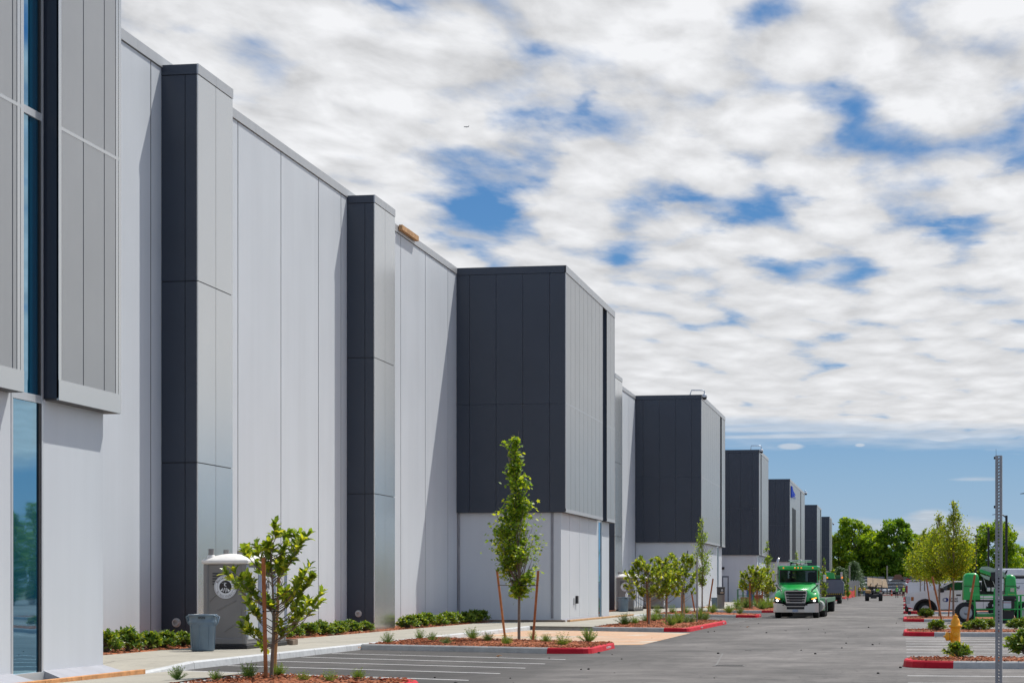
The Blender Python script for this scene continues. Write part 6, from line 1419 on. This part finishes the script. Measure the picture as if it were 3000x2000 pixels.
    g.lathe([(.112,0),(.112,.003)],24,0,(2.02,-.002,.97),q); g.build('logo_disc',B3,t); g=MB(); g.lathe([(.112,.003),(.112,.006)],24,0,(2.11,-.002,.97),q); lo=g.build('logo_disc',B2,t); g=MB(); g.lathe([(.068,.006),(.068,.009)],20,0,(2.05,-.002,.97),q,True,(.75,1)); g.build('logo_hole',WHT,lo)
    text('United',.155,frame((2.26,-.004,1.04),(1,0,0),(0,0,1)),BLKV,'lettering',t,.003,'LEFT',.15,.003); text('Rentals',.155,frame((2.26,-.004,.915),(1,0,0),(0,0,1)),BLKV,'lettering',t,.003,'LEFT',.15,.003)
    return t
pa=ptd(2600+275/5.2275,HY,114.6); PK=pickup(); PK.location=(pa.x,pa.y,0); PK['label']='white pickup truck with black wheel arches and a blue door logo, behind the stakes'; PK['group']='white pickup trucks parked side by side'
pb=ptd(2685,HY,139); dup(PK,(pb.x,pb.y,0),0,'second white pickup, only its cab and windshield showing behind the first one',scale=.95)
# --- white cargo van facing right (+X)
def van(label,px,D,flip=False,sc=1.):
    p=ptd(px,HY,D); t=thing('cargo_van',label,'van',(p.x,p.y,0),0,'white vans'); W=2.0; pr=[(0,.45),(0,1.0),(.12,2.0),(.25,2.12),(4.1,2.12),(4.9,1.35),(5.6,1.15),(5.75,.9),(5.75,.45)]
    g=MB(); g.prism(pr,0,W,'y'); b_=g.build('body',WPT,t); g=MB(); g.prism([(3.4,1.4),(3.4,1.95),(4.05,1.95),(4.65,1.4)],-.01,.0,'y'); g.build('side_window',GL,t); g=MB(); g.add([(4.88,.15,1.4),(4.88,W-.15,1.4),(4.15,W-.2,2.08),(4.15,.2,2.08)],[(0,1,2,3)]); g.build('windshield',GL,t,fixn=False)
    g=MB(); g.bbox(-.02,.1,-.02,.08,1.05,1.75,.02); g.build('tail_light',REDL,t); g=MB(); g.box(-.03,-.005,.2,W-.2,1.3,1.85); g.build('rear_window',GL,t); g=MB(); g.bbox(-.12,.05,0,W,.35,.55,.03); g.build('bumper',BLKP,t)
    g=MB(); 
    for x in (.6,3.6): g.path([(x,.1,2.12),(x,.1,2.24),(x,W-.1,2.24),(x,W-.1,2.12)],.03,6)
    g.tube((.3,.15,2.24),(4,.15,2.24),.03,.03,6); g.build('roof_rack',CHR,t)
    for x in (1.1,4.7):
        for y in (.12,W-.12): wheel(t,(x,y,.36),.36,.24,'y')
    t.scale=(sc,)*3; return t
van('white cargo van with a tall red tail light, its rear corner behind the pickup hood',2656,203)
van('second white van parked beyond, roof showing through the yellow-green trees',2690,240)
van('far white van with its roof above the parked cars, left of the street trees',2672,330)
# --- service truck body at right
p=ptd(2915,HY,131); t=thing('box_truck','white service box truck with black lettering, cut by the right edge behind the green lift','truck',(p.x,p.y,0)); ppm_=F/131
g=MB(); g.bbox(0,5.5,0,2.3,.8,2.15,.04); g.bbox(-.05,5.5,-.03,2.33,2.30,2.75,.06); bd=g.build('box_body',WPT,t); g=MB(); g.box(.1,5.4,.02,2.2,2.15,2.3); g.box(.1,5.4,.1,2.2,.45,.8); g.build('rack_gap_infill',BLKP,t)  # black recessed infill below the roof band and under the body
g=MB(); 
for x in (2.0,2.75,3.6): g.box(x,x+.02,-.005,0,.85,2.1)
g.box(.1,5.4,-.005,0,1.85,1.87); g.box(2.1,2.5,-.006,0,.95,1.1); g.build('panel_seam',DKG,t)
text('United',.26,frame((.72,-.008,1.62),(1,0,0),(0,0,1)),BLKV,'lettering',t,.004,'LEFT',.15,.005); text('Rentals',.26,frame((.66,-.008,1.38),(1,0,0),(0,0,1)),BLKV,'lettering',t,.004,'LEFT',.15,.005); text('United Rentals, Inc.',.09,frame((.9,-.008,1.05),(1,0,0),(0,0,1)),BLKV,'lettering',t,.003,'LEFT')
for x in (1.,4.3): wheel(t,(x,.15,.48),.48,.3,'y')
# --- green articulating lift (side on)
lp=ptd(2829,HY,99.0); LF_=thing('green_lift','large green boom lift with rounded engine covers and a railed basket, behind the second island','boom lift',(lp.x,lp.y,0))
def lx(x): return (x-350)/459.
def lz(y): return (1314-y)/459.
for x in (0.02,2.72):
    for y in (.25,2.0):
        w=wheel(LF_,(x,y,.47),.47,.36,'y',.62)
for x in (0.02,2.72):
    g=MB(); 
    for k in range(20):
        a=2*math.pi*k/20; g.box(-.035,.035,-.18,.18,.455,.49,0,Matrix.Translation((x,.25,.47))@Matrix.Rotation(a,4,'Y'))
    g.build('tread',TYRE,LF_)
g=MB(); g.prism([(lx(290),lz(960)),(lx(330),lz(875)),(lx(560),lz(870)),(lx(580),.42),(lx(1320),.42),(lx(1340),lz(860)),(lx(1560),lz(860)),(lx(1568),lz(960)),(lx(1400),lz(1000)),(lx(1330),.28),(lx(560),.28),(lx(500),lz(980))],.35,1.95,'y'); g.build('chassis',GRN,LF_)
def coverpoly(x0,x1,y0,y1,r=.22,lean=.06):
    X0,X1,Z0,Z1=lx(x0),lx(x1),lz(y1),lz(y0); out=[(X0+.02,Z0)]; 
    for k in range(6): a=math.pi-math.pi/2*k/5; out.append((X0+lean+r+r*math.cos(a),Z1-r+r*math.sin(a)))
    for k in range(6): a=math.pi/2-math.pi/2*k/5; out.append((X1-lean-r+r*math.cos(a),Z1-r+r*math.sin(a)))
    out.append((X1,Z0)); return out
def cover(x0,x1,y0,y1,nm):
    # rounded in depth too: several slices
    pl=coverpoly(x0,x1,y0,y1); cx=sum(p[0] for p in pl)/len(pl); cz=lz(y1); vs=[]; n=len(pl); sl=[(.12,.86),(.16,.95),(.26,1.0),(1.9,1.0),(2.0,.95),(2.04,.86)]
    for y,k in sl: vs+=[(cx+(x-cx)*(.5+.5*k),y,cz+(z-cz)*k) for x,z in pl]
    g=MB(); g.add(vs,[(i*n+a,i*n+(a+1)%n,(i+1)*n+(a+1)%n,(i+1)*n+a) for i in range(len(sl)-1) for a in range(n)],0,True); g.add(vs,[tuple(range(n)),tuple(range(len(vs)-n,len(vs)))]); return g.build(nm,GRN,LF_)
c1=cover(285,655,265,830,'engine_cover'); c2=cover(1135,1405,300,810,'engine_cover')
for cc,x0,x1 in ((c1,320,640),(c2,1150,1390)):
    g=MB(); g.box(lx(x0),lx(x1),.10,.125,lz(545),lz(535)); g.build('cover_seam',BLKP,cc); g=MB(); xx=lx(x0)+.25; g.box(xx,xx+.17,.10,.118,lz(660),lz(580)); g.build('decal',mat('cream_decal',(.6,.55,.42),.5,var=.3,vs=40),cc)
g=MB(); g.box(lx(655),lx(1130),.6,1.8,lz(720),lz(640)); g.box(lx(380),lx(1400),.5,1.8,lz(868),lz(830)); 
for (a,b) in (((680,360),(790,660)),((900,450),(960,580)),((700,350),(720,640)),((1080,320),(1000,650))): g.path([(lx(a[0]),.6,lz(a[1])),(lx(b[0]),.6,lz(b[1]))],.045,6)
g.box(lx(700),lx(1120),.95,1.5,lz(650),lz(360)); g.build('turret',mat('dark_mechanism',(.025,.022,.02),.6),LF_)
g=MB(); 
for (a,b) in (((700,370),(785,640)),((895,440),(950,560))): g.path([(lx(a[0])+.04,.5,lz(a[1])),(lx(b[0])+.04,.5,lz(b[1]))],.022,6)
g.bbox(lx(785),lx(870),.4,.6,lz(655),lz(565),.02); g.bbox(lx(880),lx(960),.42,.62,lz(660),lz(560),.02); g.build('cylinder_rod',CHR,LF_)
def slab(pts,y0,y1,nm,m_): g=MB(); g.prism([(lx(a),lz(b)) for a,b in pts],y0,y1,'y'); return g.build(nm,m_,LF_)
PB=mat('pale_green_boom',(.40,.50,.40),.4,var=.08); 
slab([(640,200),(690,135),(820,130),(1150,250),(1210,330),(1150,350),(880,290)],.45,.85,'upper_boom',PB); slab([(640,200),(660,185),(880,260),(1000,310),(1000,350),(870,330),(650,250)],.38,.448,'boom_side',GRN); slab([(650,280),(700,300),(860,350),(840,420),(760,390),(690,340)],.42,.8,'lower_boom',PB); slab([(870,255),(960,245),(985,330),(930,430),(880,430)],.34,.7,'boom_joint',BLKP)
slab([(1150,290),(1175,230),(1215,195),(1205,260),(1180,300)],.4,.44,'mirror_plate',BLKP)
g=MB(); rl=-.35
for x in (530,930,1400,1470): g.tube((lx(x),rl,lz(1230)),(lx(x),rl,lz(725 if x!=930 else 590)),.03,.03,6); g.tube((lx(x),rl+.75,lz(1230)),(lx(x),rl+.75,lz(725)),.025,.025,6)
for z in (730,1020,1235): g.tube((lx(505),rl,lz(z)),(lx(1700),rl,lz(z)),.028,.028,6); g.tube((lx(505),rl+.75,lz(z)),(lx(1700),rl+.75,lz(z)),.02,.02,6)
g.path([(lx(615),rl,lz(760)),(lx(640),rl,lz(792)),(lx(920),rl,lz(792))],.022,6); g.bbox(lx(505),lx(1690),rl,rl+.75,lz(1245),lz(1225),.01); g.build('basket_railing',GRN,LF_)
g=MB(); g.bbox(lx(1110),lx(1370),rl-.06,rl+.2,lz(820),lz(745),.02); g.bbox(lx(970),lx(1330),rl+.02,rl+.6,lz(1370),lz(1050),.02); g.bbox(lx(1120),lx(1340),rl+.03,rl+.2,lz(1050),lz(820),.01); cp=g.build('control_console',BLKP,LF_)
g=MB(); g.box(lx(1112),lx(1270),rl-.02,rl-.01,lz(1000),lz(890)); g.box(lx(1112),lx(1270),rl-.02,rl-.01,lz(878),lz(852)); g.build('instruction_decal',mat('pale_blue_decal',(.55,.62,.66),.5,var=.15,vs=60),cp); g=MB(); g.box(lx(1112),lx(1270),rl-.02,rl-.01,lz(889),lz(879)); g.build('decal_stripe',REDL,cp)
text('Boom Access',.05,frame((lx(1195),rl-.02,lz(1045)),(1,0,0),(0,0,1)),mat('lime_lettering',(.5,.7,.3),.5),'lettering',cp,.002)
g=MB(); 
for k in range(6): g.tube((lx(1210+k*25),rl,lz(742)),(lx(1218+k*25),rl-.02,lz(705)),.012,.008,5)
g.build('joystick',YEL,cp)
g=MB(); 
for x in (790,900): g.bbox(lx(x),lx(x+22),.3,.349,lz(970),lz(920),.005)
g.build('bolt_plate',WHT,LF_); g=MB(); g.box(lx(820),lx(898),.33,.349,lz(965),lz(925)); g.build('hatch',BLKP,LF_)
# --- parked cars at the end of the lot
def car(paint):
    t=thing('parked_car','x','car'); W=1.8; lo=[(0,.35),(0,.75),(.25,.85),(1.2,.98),(4.3,1.0),(4.55,.8),(4.55,.35)]
    g=MB(); g.prism(lo,0,W,'y'); g.build('body',paint,t); g=MB(); cb=[(1.1,.97),(1.85,1.46),(3.4,1.50),(4.2,1.0)]; vs=[(x,.1+(.12 if z>1.2 else 0),z) for x,z in cb]+[(x,W-.1-(.12 if z>1.2 else 0),z) for x,z in cb]; g.add(vs,[(0,1,2,3),(7,6,5,4),(0,4,5,1),(2,6,7,3)]); g.build('window',GL,t,fixn=False); g=MB(); g.add([(1.8,.2,1.44),(3.45,.2,1.50),(3.45,W-.2,1.50),(1.8,W-.2,1.44)],[(0,1,2,3)]); g.v+= []; g.box(1.85,3.4,.22,W-.22,1.47,1.53); g.build('roof',paint,t)
    for x in (.85,3.7): g=MB(); q=Vector((0,1,0)).to_track_quat('Z','Y').to_matrix(); g.lathe([(.02,-.02),(.32,-.02),(.32,.2),(.02,.2)],12,0,(x,.0,.32),q); g.lathe([(.02,-.2),(.32,-.2),(.32,.02),(.02,.02)],12,0,(x,W,.32),q); g.build('wheel_pair',TYRE,t)
    for y in (.1,W-.5): g=MB(); g.box(-.01,.03,y,y+.4,.62,.76); g.build('headlight',LENS,t)
    return t
PA=[mat('car_white',(.80,.81,.83),.3,coat=.6),mat('car_black',(.015,.016,.02),.25,coat=.8),mat('car_silver',(.55,.57,.60),.3,metal=.2,coat=.6),mat('car_grey',(.10,.11,.125),.3,coat=.6)]
nm=['white','black','silver','dark grey']; protoC={}
for i in range(4): protoC[i]=None
cars=[(2512,418,0,'r'),(2524,425,3,'r'),(2530,424,2,'f'),(2606,420,1,'s'),(2615,424,2,'f'),(2588,418,3,'f'),(2638,418,3,'f'),(2648,420,2,'f'),(2626,430,0,'f'),(2596,432,0,'s')]
rs=random.Random(12)
for row,D in enumerate((437,452,468)):
    for k in range(11):
        cars.append((2508+k*16.5+rs.uniform(-3,3),D+rs.uniform(-1,1),rs.choice((0,0,2,1,0,2,0,3)),rs.choice('ffs')))
rowlab=['front','second','third','fourth']
cnt={}
rowof=lambda D: 0 if D<433 else 1 if D<445 else 2 if D<460 else 3
cars.sort(key=lambda c:(rowof(c[1]),c[0]))
for px,D,ci,o_ in cars:
    p=ptd(px,HY,D); row=0 if D<433 else 1 if D<445 else 2 if D<460 else 3; key=row; cnt[key]=cnt.get(key,0)+1
    side='left of the telehandler' if px<2540 else 'behind the telehandler' if px<2600 else 'behind the right-hand workers' if px<2650 else 'behind the white vans'
    lb='%s car %s, %s from the left in the %s row'%(nm[ci],side,['1st','2nd','3rd','4th','5th','6th','7th','8th','9th','10th','11th','12th'][cnt[key]-1],rowlab[row])
    z={0:.25,1:.9,2:1.6,3:2.3}[row]; rz={'r':math.pi/2+.1,'f':math.pi/2,'s':0.1}[o_]
    if protoC[ci] is None: protoC[ci]=car(PA[ci]); t=protoC[ci]; t.location=(p.x,p.y,z); t.rotation_euler=(0,0,rz); t['label']=lb; t['group']='cars parked in the far lot'
    else: t=dup(protoC[ci],(p.x,p.y,z),rz,lb,'cars parked in the far lot')
g=MB(); g.add([(-60,415,.02),(80,415,.02),(80,427,.24),(80,445,.89),(80,460,1.59),(80,490,2.3),(-60,490,2.3),(-60,460,1.59),(-60,445,.89),(-60,427,.24)],[(0,1,2,9),(9,2,3,8),(8,3,4,7),(7,4,5,6)]); g.build('parking_lot_surface',ASPH,kind='structure')
g=MB(); g.add([(-200,486,2.25),(200,486,2.25),(200,700,3.6),(-200,700,3.6)],[(0,1,2,3)]); g.build('hill',mat('dark_grass',(.04,.07,.018),.95,var=.3,vs=.3),kind='structure')  # one darker green over the whole hill
